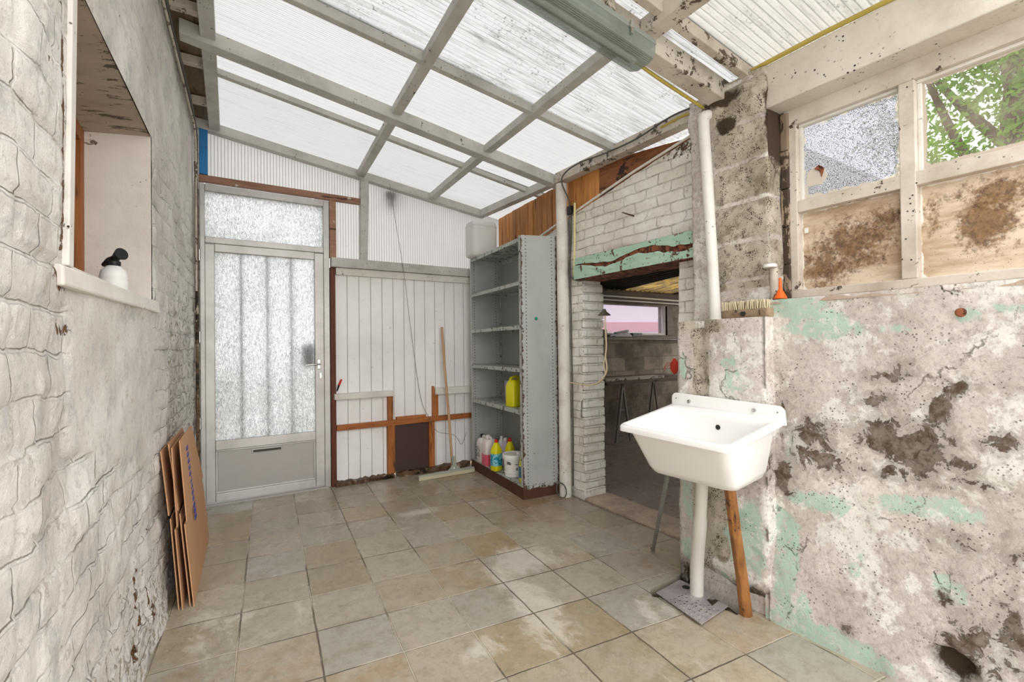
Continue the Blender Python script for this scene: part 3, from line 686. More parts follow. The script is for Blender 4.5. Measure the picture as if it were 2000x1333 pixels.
wr = struct(grid_obj('wall_right_rear', lin(1.72, 4.6, .022, (DY0, DY1)), lin(-.03, 2.6, .022, (2.0,)), rearP, 'brick2',
    lambda u, v: (u > DY0) & (u < DY1) & (v < 2.0),
    {'dark_patch': lambda p, U, V: blob(U, p[:, 2], [(2.95, .92, .05, .03, 1), (1.95, 2.5, .2, .06, .8), (1.9, 2.3, .12, .2, .3), (2.99, 1.2, .04, .5, .3)])}))
mb = MB()     # thickness: pillar core, jambs, above lintel
mb.box((2.59, DY1+.02, -.05), (2.79, 3.14, 1.95)); mb.box((2.74, 3.1, -.05), (2.79, 4.6, 1.95)); mb.box((2.578, 1.74, -.05), (2.79, DY0-.01, 1.95))
mb.prism([(1.74, DZ+.01), (3.14, DZ+.01), (3.14, 2.28), (2.4, 2.44), (1.9, 2.52), (1.74, 2.55)], 0, 2.59, 2.79)
mb.build('wall_core', 'brick2', wr)
# uneven brick ends down the jamb
mb = MB()
for k in range(25):
    z = .0+k*.073; dd = rng.uniform(-.006, .006)
    if z+.07 < 1.80: mb.box((2.572+rng.uniform(-.004, .004), DY1-.006+dd, z+.0015), (2.80, DY1+.03, z+.0715))
mb.build('jamb_bricks', 'brick2', wr, bevel=.012)
# ---- right: window wall, lower pier, upper pier (one rough masonry mass)
GREEN = [(1.016, 1.311, 0.168, 0.061, 1), (1.13, 1.407, 0.126, 0.068, 0.9), (0.559, 1.338, 0.076, 0.035, 0.7), (0.447, 1.356, 0.068, 0.025, 0.6), (0.764, 1.302, 0.092, 0.029, 0.5), (1.29, 0.242, 0.061, 0.192, 1.1), (1.16, 0.25, 0.05, 0.2, 1.1), (1.2, 0.438, 0.095, 0.072, 0.9), (1.028, 0.575, 0.169, 0.054, 0.8), (0.759, 0.638, 0.12, 0.039, 0.8), (0.57, 0.663, 0.147, 0.044, 0.7), (0.997, 0.03, 0.165, 0.053, 1.1), (1.164, 0.004, 0.087, 0.046, 1.1), (1.077, 0.1, 0.041, 0.088, 0.7), (0.851, 0.034, 0.099, 0.05, 0.9), (0.732, 0.333, 0.06, 0.057, 0.6), (0.601, 0.37, 0.079, 0.071, 0.6), (0.916, 0.399, 0.105, 0.124, 0.45), (1.152, 0.769, 0.033, 0.137, 0.5)]
BROWN = [(0.767, 1.118, 0.093, 0.029, 0.8), (0.75, 1.157, 0.062, 0.029, 0.6), (0.604, 1.081, 0.066, 0.045, 0.75), (0.803, 0.89, 0.095, 0.069, 1), (0.693, 0.851, 0.1, 0.093, 1.1), (0.633, 1.006, 0.035, 0.073, 1), (1.064, 0.851, 0.1, 0.066, 0.9), (1.025, 0.749, 0.133, 0.065, 0.85), (0.835, 1.025, 0.083, 0.04, 0.7), (0.567, 0.821, 0.052, 0.035, 0.8), (0.466, 0.916, 0.058, 0.042, 0.8), (0.773, 0.759, 0.047, 0.039, 0.7), (0.542, 0.765, 0.074, 0.026, 0.7), (0.551, 0.219, 0.11, 0.104, 0.75), (0.457, 0.317, 0.046, 0.099, 0.85), (0.629, 0.34, 0.035, 0.036, 0.8), (1.171, 0.949, 0.045, 0.138, 0.6), (1.176, 0.65, 0.045, 0.092, 1), (0.936, 0.247, 0.055, 0.063, 0.4), (0.585, 0.553, 0.102, 0.053, 0.5), (0.448, 0.55, 0.045, 0.066, 0.5), (0.911, 0.104, 0.027, 0.025, 0.8), (0.726, 0.732, 0.171, 0.023, 0.6)]
A0 = lambda p, U, V: blob(U, p[:, 2], GREEN)
A1 = lambda p, U, V: blob(U, p[:, 2], BROWN)
Z0 = lambda p, U, V: 0*U
def winwP(U, V):
    p = np.stack([0*U+2.2, U, V], 1); d = (fbm(p, 3.5, 4, 31)-.5)*.05+(fbm(p, 16, 4, 32)-.5)*.012
    d = d+.055*(1-ss(V, .05, .5)); d = np.where(V > 1.43, np.minimum(d, .01), d)
    # a crumbling hole near the floor
    r = ((U-.60)/.075)**2+((V-.13)/.06)**2; d = d-.07*(1-ss(r, .6, 1.))
    return np.stack([2.19-d, U, V], 1)
wright = struct(grid_obj('wall_right', lin(-.6, 1.24, .012), lin(-.03, 1.445, .012), winwP, 'right', None, {'green': A0, 'brown': A1, 'bare': Z0,
    'dark_patch': lambda p, U, V: blob(U, V, [(.60, .13, .06, .05, 1.2), (1.19, .78, .02, .1, .6)])}))  # darker in the crumbling hole and near the pier corner
mb = MB(); mb.box((2.235, -.6, -.05), (2.70, 1.3, 1.43)); mb.build('wall_core', 'concrete', wright)
mb = MB(); mb.hexa([(2.185, -.6, 1.425), (2.60, -.6, 1.43), (2.60, 1.30, 1.43), (2.185, 1.30, 1.425), (2.19, -.6, 1.445), (2.60, -.6, 1.465), (2.60, 1.30, 1.465), (2.19, 1.30, 1.445)]); mb.build('sill_ledge', 'concrete', wright)
def pierP(U, V):      # U runs round the pier: 0..a right side face, then front, then left side
    PX, Ya, Yb = 2.115, 1.215, 1.69
    a = .09; L_ = Yb-Ya
    x = np.where(U < a, 2.205-U, np.where(U < a+L_, PX, PX+(U-a-L_)))
    y = np.where(U < a, Ya, np.where(U < a+L_, Ya+(U-a), Yb))
    p = np.stack([x, y, V], 1); d = (fbm(p, 5, 3, 41)-.5)*.03+(fbm(p, 22, 3, 42)-.5)*.010
    br = ss(np.abs(U-a), 0, .02); d2 = np.where(np.abs(U-a) < .02, -.006*(1-br), 0)
    low = (1-ss(V, .02, .16))*(.05*fbm(p, 8, 2, 43)+.03)      # eroded foot
    fx = np.where(U < a, 0, 1); gr = np.exp(-((y-1.55)/.035)**2)*.012*(V > .0)
    x = x-np.where((U >= a) & (U <= a+L_), d+d2-low*1.0-gr, 0); y = y+np.where(U < a, -d, np.where(U > a+L_, d, 0))
    return np.stack([x, y, V], 1)
struct(grid_obj('wall_pier', lin(0, .09+.475+.55, .012, (.09, .565)), lin(-.06, 1.368, .012), pierP, 'right', None,
    {'green': lambda p, U, V: blob(p[:, 1], V, [(1.63, .55, .05, .35, .8), (1.30, .35, .08, .15, 1.1), (1.42, .30, .07, .12, .7), (1.62, .18, .05, .06, 1.2), (1.4, 1.17, .12, .05, .6), (1.35, 1.1, .1, .12, .5), (1.66, 1.1, .03, .2, .5), (1.45, .1, .03, .03, 1.)]),
     'brown': lambda p, U, V: blob(p[:, 1], V, [(1.25, .7, .06, .08, .8), (1.35, .62, .1, .03, .7), (1.3, .08, .1, .05, .9), (1.66, .05, .05, .06, .8)]),
     'bare': lambda p, U, V: np.clip(np.exp(-((p[:, 1]-1.55)/.05)**4)*1.1+blob(p[:, 1], V, [(1.50, .45, .09, .16, 1.1), (1.45, .25, .05, .08, .9), (1.55, 1.34, .14, .05, .9)]), 0, 1.1),
     'dark_patch': lambda p, U, V: (1-ss(V, -.02, .06))*.8+np.exp(-((p[:, 1]-1.55)/.04)**4)*.25*(V < .65)}))  # darker along the foot and down the pipe groove
pw = [o for o in COL.objects if o.name.startswith('wall_pier')][0]
mb = MB(); mb.box((2.15, 1.25, -.06), (2.56, 1.66, 1.355)); mb.hexa([(2.125, 1.22, 1.33), (2.58, 1.22, 1.33), (2.58, 1.685, 1.33), (2.125, 1.685, 1.33), (2.125, 1.22, 1.364), (2.6, 1.22, 1.37), (2.6, 1.685, 1.37), (2.125, 1.685, 1.364)])
mb.build('wall_core', 'right', pw)
def upP(U, V):       # upper pier: right return, front, far return
    a = .14; L_ = .46
    x = np.where(U < a, 2.59-U, np.where(U < a+L_, 2.45, 2.45+(U-a-L_))); y = np.where(U < a, 1.375, np.where(U < a+L_, 1.375+(U-a), 1.835))
    p = np.stack([x, y, V], 1); d = (fbm(p, 5, 3, 51)-.5)*.025+(fbm(p, 24, 3, 52)-.5)*.012
    g = ss(np.abs(((V-.10)/.213) % 1-.5), .42, .5)*.006
    top = ss(V, 2.40, 2.55)*(fbm(p, 9, 3, 53))*.05
    x = x-np.where((U >= a) & (U <= a+L_), d-g+top, 0); y = y-np.where(U < a, d, 0)
    return np.stack([x, y, V], 1)
up_ = struct(grid_obj('wall_block_pier', lin(0, .14+.46+.12, .012, (.14, .60)), lin(1.36, 2.68, .012), upP, 'right', None,
    {'green': lambda p, U, V: blob(p[:, 1], V, [(1.5, 2.5, .05, .06, .7)]), 'brown': lambda p, U, V: blob(p[:, 1], V, [(1.62, 2.42, .08, .05, .7), (1.42, 2.45, .06, .1, .4)]),
     'bare': lambda p, U, V: .35+.55*ss(1.70-p[:, 1], 0, .04)-.5*ss(np.abs(((V-.10)/.213) % 1-.5), .36, .48)-.4*(V < 1.55),
     'dark_patch': lambda p, U, V: blob(p[:, 1], V, [(1.60, 2.46, .06, .05, 1.3), (1.62, 2.60, .15, .05, 1.), (1.37, 2.4, .03, .15, .9)])+np.where(U < .14, .45, 0)}))  # darker blotches near the top and over the right return face
mb = MB(); mb.box((2.49, 1.39, 1.36), (2.60, 1.82, 2.66)); mb.build('wall_core', 'concrete', up_)
# header beam over the window (painted concrete/timber)
mb = MB(); mb.box((2.455, -.6, 2.468), (2.62, 1.50, 2.69))
hd = struct(mb.build('trim_1', 'cream', bevel=.006))
# rough dark brick edge between pier and window frame
mb = MB()
for k in range(5): mb.box((2.57+rng.uniform(-.008, .008), 1.335, 1.46+k*.2), (2.66, 1.375, 1.46+k*.2+.197))
mb.box((2.60, 1.30, 1.45), (2.68, 1.40, 2.47))
struct(mb.build('trim_2', painted('dark_brick_edge', 'a8957f', '4c3a2c', .5, 10, dirt='6b5846', dirta=.9, stretch=(1, 1, .4)), bevel=.006))

# ---- window in right wall (timber sash, 2 x 2 panes visible)
w2 = struct(thing('window_2', None, None, (0, 0, 0)))
sc = 2.58/2.3
def WY(y): return y*sc
def WZ(z): return 1.25+(z-1.25)*sc
yl = WY(1.215); yr = -.35; zb = WZ(1.455); zt = WZ(2.335)
yg1, ym1, ym2 = WY(1.158), WY(.770), WY(.718)
zg_low0, zg_low1, zg_up0, zg_up1 = WZ(1.492), WZ(1.850), WZ(1.905), WZ(2.262)
mb = MB()
mb.box((2.585, yr, zb), (2.66, yl, zg_low0)); mb.box((2.585, yr, zg_up1), (2.66, yl, 2.47)); mb.box((2.585, yg1, zg_low0), (2.66, yl, zg_up1))
mb.box((2.585, ym2, zg_low0), (2.66, ym1, zg_up1)); mb.box((2.5865, yr, zg_low1), (2.658, yg1, zg_up0)); mb.box((2.585, -.02, zg_low0), (2.66, .03, zg_up1)); mb.box((2.585, yr, zg_low0), (2.66, yr+.06, zg_up1))
mb.build('window_frame', 'sash', w2, bevel=.004)
mb = MB()    # glazing beads set back
for y0, y1 in ((ym1, yg1), (.03, ym2)):
    for z0, z1 in ((zg_up0, zg_up1),):
        mb.box((2.61, y0, z1-.014), (2.64, y1, z1)); mb.box((2.615, y1-.014, z0), (2.64, y1, z1-.014))
mb.build('glazing_bead', 'ledge', w2, bevel=.002)
def pane(name, y0, y1, z0, z1, mat, mould=None):
    def eg(p, U, V):
        d = np.minimum.reduce([U-y0, y1-U, V-z0, z1-V]); return np.clip(1-d/.045, 0, 1)
    at = {'edge': eg, 'mould': (lambda p, U, V: blob(U, V, mould)) if mould else (lambda p, U, V: 0*U)}
    return grid_obj(name, lin(y0, y1, .02), lin(z0, z1, .02), lambda U, V: np.stack([0*U+2.632, U, V], 1), mat, None, at, w2)
o = pane('pane', ym1, yg1, zg_up0, zg_up1, 'pebble'); o['label'] = 'pebbled frosted glass pane with a broken hole'
o = pane('pane', .03, ym2, zg_up0, zg_up1, 'clear'); o['label'] = 'clear glass pane with dirty edges'
o = pane('pane', ym1, yg1, zg_low0, zg_low1, 'grime', [(1.08, 1.72, .20, .14, 1.), (1.19, 1.66, .12, .16, 1.), (.93, 1.80, .13, .08, .95), (1.0, 1.66, .1, .08, .8)]); o['label'] = 'pane backed by mouldy brown board'
o = pane('pane', .03, ym2, zg_low0, zg_low1, 'grime', [(.60, 1.72, .10, .12, 1.15), (.56, 1.83, .10, .08, 1.0), (.77, 1.78, .04, .12, .8), (.64, 1.85, .2, .05, .6), (.3, 1.7, .1, .1, .8)]); o['label'] = 'pane backed by stained tan board'
for y0, y1 in ((yr+.06, -.02),):
    pane('pane', y0, y1, zg_low0, zg_up1, 'clear')
mb = MB(); cy, cz = WY(1.085), WZ(2.012)
mb.prism([(cy+.055, cz-.05), (cy+.05, cz+.02), (cy+.01, cz+.045), (cy-.03, cz+.02), (cy-.045, cz-.02), (cy-.02, cz-.055)], 0, 2.622, 2.628); mb.build('patch', simple('pasted_card_patch', 'ddd4c8', .8, var=.1), w2)['label'] = 'pale patch over the hole'
mb = MB(); mb.prism([(cy+.012, cz+.028), (cy-.008, cz+.045), (cy-.034, cz+.022), (cy-.022, cz-.02), (cy-.012, cz+.012)], 0, 2.617, 2.621); mb.build('hole', 'rust', w2)
mb = MB(); mb.prism([(yg1-.012, WZ(1.78)), (yg1-.03, WZ(1.78)), (yg1-.03, WZ(1.755)), (yg1-.012, WZ(1.755))], 0, 2.627, 2.631); mb.build('sticker', 'white', w2)

# ---- concrete threshold in the doorway
mb = MB(); mb.hexa([(2.54, 1.95, -.03), (2.82, 1.95, -.03), (2.84, 3.0, -.03), (2.58, 3.0, -.03), (2.545, 1.95, .006), (2.82, 1.95, .004), (2.84, 3.0, .004), (2.585, 3.0, .012)])
m_ = Mt('pebbly_threshold'); c_1 = m_.mix(m_.step(m_.noise(6, 6, .7), .35, .65), hx('c4b09a'), hx('a39484')); c_1 = m_.mix(m_.mth('LESS_THAN', m_.vor(90), .22), c_1, hx('7b6048'))
M['thresh'] = m_.done(m_.bsdf(c_1, .8, 0, m_.bump(m_.noise(50, 5), .004)))
struct(mb.build('trim_3', 'thresh', bevel=.006))

# ================================================================== DOOR
YD = 4.54
door = struct(thing('door_1', None, None, (.42, YD, 0)))
def dbox(mb, x0, x1, z0, z1, y0, y1): mb.box((x0-.42, y0-YD, z0), (x1-.42, y1-YD, z1))
mb = MB()     # outer aluminium frame incl. transom bars
dbox(mb, -.055, -.02, 0, 2.575, 4.52, 4.60); dbox(mb, .875, .925, 0, 2.575, 4.52, 4.60); dbox(mb, -.02, .875, 2.52, 2.575, 4.52, 4.60); dbox(mb, -.02, .875, 2.10, 2.15, 4.52, 4.60)
mb.build('door_frame', 'alu', door, bevel=.004)
mb = MB()
dbox(mb, -.0215, .045, .02, 2.095, 4.53, 4.58); dbox(mb, .800, .8765, .02, 2.095, 4.53, 4.58); dbox(mb, .045, .8, 2.035, 2.101, 4.53, 4.58); dbox(mb, .045, .8, .435, .51, 4.525, 4.58); dbox(mb, .045, .8, .02, .085, 4.53, 4.58)
lf = mb.build('door_leaf', 'alu', door, bevel=.004)
mb = MB(); dbox(mb, .045, .80, .085, .435, 4.548, 4.562); mb.build('kick_panel', 'alupanel', door)
mb = MB()
dbox(mb, .045, .80, .085, .10, 4.538, 4.548); dbox(mb, .045, .80, .42, .435, 4.538, 4.548); dbox(mb, .045, .06, .10, .42, 4.538, 4.548); dbox(mb, .785, .80, .10, .42, 4.538, 4.548)
mb.build('panel_bead', 'alu', door, bevel=.003)
mb = MB(); dbox(mb, .045, .80, .51, 2.035, 4.552, 4.558); mb.build('glass', 'rain', door)['label'] = 'rain-patterned glass of the door'
mb = MB(); dbox(mb, -.02, .875, 2.15, 2.52, 4.552, 4.558); mb.build('transom_glass', 'rain', door)
mb = MB()
for x in (.232, .426, .612): dbox(mb, x-.009, x+.009, .51, 2.035, 4.575, 4.587)
mb.build('security_bars', simple('bar_grey', '6f7371', .6), door)
mb = MB(); dbox(mb, .300, .532, .378, .412, 4.538, 4.549); ls = mb.build('letter_slot', 'alu', door, bevel=.003)
mb = MB(); dbox(mb, .310, .522, .385, .405, 4.534, 4.54); mb.build('flap', simple('dark_slot', '4b453e', .6), ls)
mb = MB(); dbox(mb, .815, .845, 1.06, 1.15, 4.522, 4.532); pl = mb.build('handle_plate', 'chrome', door, bevel=.004)
mb = MB(); mb.tube([(.83-.42, -.015, 1.105), (.83-.42, -.05, 1.105), (.80-.42, -.055, 1.105), (.715-.42, -.05, 1.100)], .008, 10); mb.build('door_handle', 'chrome', door, smooth=40)
mb = MB(); dbox(mb, .832, .856, .975, 1.03, 4.524, 4.532); mb.build('keyhole_plate', 'chrome', door, bevel=.003)
mb = MB(); dbox(mb, .696, .79, 1.10, 1.285, 4.585, 4.60); mb.build('outer_handle_plate', simple('outer_plate_grey', '6d7070', .5), door)
for z in (.18, .62, 1.30, 1.95):
    mb = MB(); mb.tube([(-.058-.42, -.028, z), (-.058-.42, -.028, z+.09)], .010, 10); mb.build('hinge', 'chrome', door, smooth=40)
mb = MB(); dbox(mb, -.05, .90, -.02, .012, 4.50, 4.62); mb.build('door_sill', 'alupanel', door)

# ================================================================== BACK-WALL TIMBER AND SHEETS
def plank(name, mat, label, cat, x0, x1, z0, z1, y0, y1, bevel=.003, poly=None, group=None):
    mb = MB()
    if poly: mb.prism(poly, 1, y0, y1)
    else: mb.box((x0, y0, z0), (x1, y1, z1))
    return tag(mb.build(name, mat, bevel=bevel), label, cat, group)
plank('timber_strip', 'brownstrip', 'weathered brown horizontal wood strip above the aluminium door frame', 'wood strip', -.06, 1.20, 2.585, 2.64, 4.515, 4.56)
plank('timber_stud', 'brownstrip', 'short brown wood stud between door transom and ribbed sheet', 'wood stud', .928, .985, 2.062, 2.585, 4.515, 4.56)
plank('timber_stud', 'redwood', 'tall dark red stained stud on right side of the door', 'wood stud', .930, .972, -.005, 1.975, 4.505, 4.56)
plank('timber_post', 'beam', 'grey painted post rising from wall rail up to sloping beam', 'post', 0, 0, 0, 0, 4.49, 4.555, poly=[(1.195, 2.062), (1.262, 2.062), (1.278, 2.82), (1.205, 2.83)])
plank('wall_rail', 'beam', 'grey painted horizontal rail on top of the white boards', 'rail', .935, 2.50, 1.978, 2.062, 4.475, 4.56)
plank('cover_strip', 'ledge', 'white cover strip directly under the grey wall rail', 'trim strip', .978, 2.50, 1.912, 1.976, 4.51, 4.547)
plank('blue_block', 'blue', 'blue painted wood block in the top left corner above the door', 'wood block', -.055, .003, 2.642, 3.04, 4.505, 4.56)
plank('ledge_board', 'ledge', 'white painted ledge board left of the brown panel', 'ledge', .952, 1.497, .780, .832, 4.475, 4.545)
plank('ledge_board', 'ledge', 'white painted ledge board behind the broom handle', 'ledge', 1.925, 2.45, .765, .832, 4.48, 4.545)
plank('batten', 'orangeh', 'long horizontal pine batten crossing above the brown panel', 'batten', .974, 2.45, .497, .546, 4.495, 4.545)
plank('batten', 'orange', 'upper left upright pine batten under the left ledge', 'batten', 1.446, 1.494, .546, .780, 4.50, 4.545)
plank('batten', 'orange', 'lower left upright pine batten beside the brown panel', 'batten', 1.440, 1.510, .035, .497, 4.50, 4.545)
plank('batten', 'orange', 'upper right upright pine batten at end of the right ledge', 'batten', 1.905, 1.962, .546, .765, 4.50, 4.545)
plank('batten', 'orange', 'pine splinter standing above the right ledge corner', 'batten', 1.905, 1.922, .765, .850, 4.50, 4.545)
plank('batten', 'orange', 'lower right upright pine batten beside the brown panel', 'batten', 1.860, 1.920, .045, .497, 4.50, 4.545)
plank('batten', 'orangeh', 'thin short pine offcut lying on the long horizontal batten', 'batten', 1.53, 1.83, .547, .572, 4.50, 4.545, bevel=.002)
plank('brown_panel', 'browndoor', 'dark brown panel low in the white board wall', 'panel', 1.512, 1.860, .045, .497, 4.525, 4.547)
def rough_bar(name, mat, label, cat, x0, x1, z0, z1, y0, y1, amp=.012):
    rs = [];  n = 26
    for i in range(n+1):
        x = x0+(x1-x0)*i/n; j = lambda: rng.uniform(-amp, amp)
        rs.append([(x, y0+j(), z0+j()*.3), (x, y1, z0), (x, y1, z1+j()), (x, y0+j(), z1+j())])
    mb = MB(); mb.rings(rs); return tag(mb.build(name, mat), label, cat)
rough_bar('sole_plate', 'rotten', 'rotten sole plate under left half of white boards', 'sole plate', .96, 1.50, .004, .035, 4.47, 4.56)
rough_bar('sole_plate', 'rotten', 'rotten sole plate between brown panel and steel shelf', 'sole plate', 1.53, 2.30, .004, .045, 4.47, 4.56)
# ribbed side sheets
def sheet(label, poly):
    mb = MB(); n = 0
    mb.prism(poly, 1, 4.562, 4.572); return tag(mb.build('ribbed_sheet', 'sidepoly'), label, 'plastic sheet', 'ribbed translucent sheets over the door wall')
sheet('ribbed translucent sheet above the door and brown strip', [(-.05, 2.60), (1.22, 2.60), (1.22, 2.86), (-.05, 3.045)])
sheet('narrow ribbed translucent sheet between brown stud and grey post', [(.96, 2.03), (1.23, 2.03), (1.23, 2.60), (.96, 2.60)])
sheet('large ribbed translucent sheet right of the grey post', [(1.24, 2.03), (2.95, 2.03), (2.95, 2.62), (1.24, 2.86)])

# ================================================================== ROOF
def slope_bar(name, mat, label, cat, x0, x1, yc, w, top, h, group=None, dy=0, bevel=.004, amp=0):
    mb = MB(); mb.hexa([(x0, yc-w/2, ROOF(x0)+top-h), (x1, yc+dy-w/2, ROOF(x1)+top-h), (x1, yc+dy+w/2, ROOF(x1)+top-h), (x0, yc+w/2, ROOF(x0)+top-h),
                        (x0, yc-w/2, ROOF(x0)+top), (x1, yc+dy-w/2, ROOF(x1)+top), (x1, yc+dy+w/2, ROOF(x1)+top), (x0, yc+w/2, ROOF(x0)+top)])
    return tag(mb.build(name, mat, bevel=bevel), label, cat, group)
slope_bar('roof_beam', 'beam', 'grey sloping beam against the top of the door wall', 'beam', -.085, 2.52, 4.53, .075, 0, .075)
slope_bar('roof_beam', 'beam', 'long grey sloping beam crossing mid room to the white round post', 'beam', -.13, 2.60, 3.235, .09, -.002, .085, dy=.05)
slope_bar('roof_beam', 'beamdirty', 'cream sloping beam beside the fluorescent lamp', 'beam', -.2, 2.50, 1.645, .10, -.002, .115)
slope_bar('glazing_bar', 'beam', 'thin dark grey bar between door wall and mid room beam', 'glazing bar', .02, 2.72, 3.625, .045, .006, .04, dy=.06)
slope_bar('glazing_bar', 'beam', 'thin grey bar running behind the fluorescent lamp', 'glazing bar', -.1, 2.75, 2.575, .045, .004, .055, dy=-.03)
slope_bar('glazing_bar', 'beamdirty', 'thin grey bar nearest the header over the window', 'glazing bar', -.2, 2.60, 1.475, .045, .004, .06)
slope_bar('roof_edge_strip', 'orangeh', 'orange brown wood strip showing above the door wall beam', 'wood strip', 1.16, 2.50, 4.60, .02, .055, .06)
def purlin(label, xa, ya, xb, yb, w=.065, h=.055, mat='beam', top=-.004, name='purlin'):
    mb = MB(); n = 1; P = []
    for (x, y) in ((xa, ya), (xb, yb)):
        P.append([(x-w/2, y, ROOF(x)+top-h), (x+w/2, y, ROOF(x)+top-h), (x+w/2, y, ROOF(x)+top), (x-w/2, y, ROOF(x)+top)])
    mb.rings(P); return tag(mb.build(name, mat, bevel=.003), label, 'purlin')
purlin('left grey purlin from door wall to mid room beam', 1.115+.0, 3.29, 1.205, 4.49)
purlin('left grey purlin on the camera side of mid room beam', .96, 1.02, 1.105, 3.19)
purlin('middle grey purlin from door wall to mid room beam', 1.845, 3.31, 1.915, 4.49)
purlin('middle grey purlin between mid room beam and fluorescent lamp', 1.775, 1.70, 1.835, 3.21)
purlin('cream purlin stub between cream beam and header over window', 1.765, .3, 1.80, 1.59, mat='beamdirty', w=.09, h=.08)
purlin('narrow grey edge purlin along the left brick wall', -.045, 1.7, .05, 4.49, w=.075)
purlin('right edge purlin from mid room beam to grey sheet box corner', 2.535, 3.32, 2.50, 4.49, w=.075, h=.07, top=.0)
purlin('flaking right edge purlin carrying yellow conduit above the doorway', 2.545, 1.75, 2.53, 3.22, w=.085, h=.085, mat='beamdirty', top=.0)
def roofsheet(label, y0, y1, mat, pitch, amp, x0=.0, x1=2.78, dz=0):
    ys = np.arange(y0, y1+1e-6, pitch/6); xs = np.linspace(x0, x1, 8)
    U, V = np.meshgrid(xs, ys, indexing='ij'); n1, n2 = U.shape
    z = ROOF(U)+.012+dz+amp*np.sin(V/pitch*2*math.pi); pts = np.stack([U.ravel(), V.ravel(), z.ravel()], 1)
    i, j = np.meshgrid(np.arange(n1-1), np.arange(n2-1), indexing='ij'); a = (i*n2+j).ravel(); Fc = np.stack([a, a+n2, a+n2+1, a+1], 1)
    me = bpy.data.meshes.new('roof_sheet'); me.from_pydata(pts.tolist(), [], Fc.tolist()); me.materials.append(M[mat]); me.shade_smooth()
    o = bpy.data.objects.new('roof_sheet', me); COL.objects.link(o); return tag(o, label, 'roof sheet', 'translucent roof sheets')
roofsheet('translucent roof sheet nearest the door wall', 3.65, 4.70, 'roof0', .030, .0006)
roofsheet('bright translucent roof sheet around the mid room beam', 2.54, 3.70, 'roof1', .030, .0008, dz=.008)
roofsheet('mould-streaked corrugated roof sheet above the fluorescent lamp', 1.455, 2.60, 'roof2', .030, .0030)
roofsheet('corrugated roof sheet nearest the header over the window', .35, 1.50, 'roof3', .034, .0045, x0=-.2, dz=.012)
# closing boards between roof and left wall
mb = MB(); mb.hexa([(-.34, 1.2, 3.10), (-.02, 1.2, 3.085), (.02, 4.62, 3.082), (-.16, 4.62, 3.10), (-.34, 1.2, 3.13), (-.02, 1.2, 3.11), (.02, 4.62, 3.105), (-.16, 4.62, 3.13)])
tag(mb.build('eaves_board', 'brownboard'), 'grimy brown board closing the gap along top of left brick wall', 'board')
for k in range(5):
    y = 1.9+k*.55; mb = MB(); mb.box((WL(y)-.02, y, 3.03), (-.09+.0625*(y-1.7), y+.05, 3.078)); tag(mb.build('eaves_noggin', 'beamdirty'), 'short cream noggin under the brown eaves board', 'noggin', 'noggins under the eaves board')

# ================================================================== PLANK SCREEN above the rear wall
gp = thing('plank_screen', 'screen of upright orange brown planks above the steel shelf', 'plank screen', (2.675, 3.9, 2.0), -.09)
y = 4.555; k = 0
while y > 3.20:
    w = rng.uniform(.075, .095); zt_ = 2.655-.0*(y); zb_ = 2.02
    mb = MB(); mb.box((-.012+rng.uniform(-.006, .006), y-w+.009-3.9, zb_-2.0), (.012, y-3.9, zt_-2.0)); mb.build('plank', 'plank', gp, bevel=.002); y -= w
mb = MB(); mb.box((.016, 3.22-3.9, .02), (.024, 4.55-3.9, .62)); mb.build('gap_darkening_sheet', 'hole', gp)  # dark sheet added behind the planks to blacken the gaps against the sky
gp2 = thing('plank_screen', 'dark stained planks right of the white round post, under roof edge', 'plank screen', (2.60, 2.95, 2.3))
for k, (ya, yb, za, zb2) in enumerate([(3.17, 3.10, 2.25, 2.67), (3.10, 3.03, 2.28, 2.64), (3.03, 2.965, 2.28, 2.645), (2.965, 2.90, 2.3, 2.65), (2.90, 2.84, 2.3, 2.655), (2.84, 2.78, 2.3, 2.66)]):
    mb = MB(); mb.box((-.012, yb+.002-2.95, za-2.3), (.012, ya-2.95, zb2-2.3)); mb.build('plank', 'plank', gp2, bevel=.002)
mb = MB(); mb.hexa([(2.585, 1.95, 2.50), (2.62, 1.95, 2.50), (2.62, 2.78, 2.35), (2.585, 2.78, 2.35), (2.585, 1.95, 2.56), (2.62, 1.95, 2.56), (2.62, 2.78, 2.665), (2.585, 2.78, 2.665)])
tag(mb.build('wedge_board', wood('rust_stained_board', '9a6238', '6d3e20', '331a0e', (25, 3, 25), rot=.5)), 'rust stained wedge board between brick wall and roof edge', 'board')
pts = [(2.545, y, float(topz(y))+.008) for y in np.linspace(1.86, 3.60, 14)]
mb = MB(); mb.tube(pts, .009, 8); tag(mb.build('flashing_strip', 'ledge', smooth=40), 'thin pale flashing strip along sloping top of rear brick wall', 'flashing')

# lintel
lt = thing('lintel', 'mint green rusting lintel over the doorway', 'lintel', (2.53, 2.45, 1.86))
def lintP(zlo, zhi, xo, amp, seed, mat, name):
    def P(U, V):
        p = np.stack([0*U, U, V], 1); d = (fbm(p, 14, 3, seed)-.5)*amp; lo = zlo(U); hi = zhi(U); z = lo+(hi-lo)*V
        return np.stack([xo-d-2.53, U-2.45, z-1.86], 1)
    return grid_obj(name, lin(1.86, 2.99, .012), lin(0, 1, .1), P, mat, None, None, lt)
mid = lambda U: 1.868+.02*np.sin(U*9)+.02*(fbm(np.stack([U, U*0, U*0], 1), 12, 3, 7)-.5)
wd = lambda U: .004+.024*np.clip((3.0-U)/1.0, 0, 1)*fbm(np.stack([U, U*0, U*0], 1), 9, 2, 17)*2
lintP(lambda U: 0*U+1.775, lambda U: mid(U)-wd(U), 2.492, .012, 61, 'mint', 'lower_flange')
lintP(lambda U: mid(U)+wd(U), lambda U: 0*U+1.945, 2.502, .012, 62, 'mint', 'upper_flange')
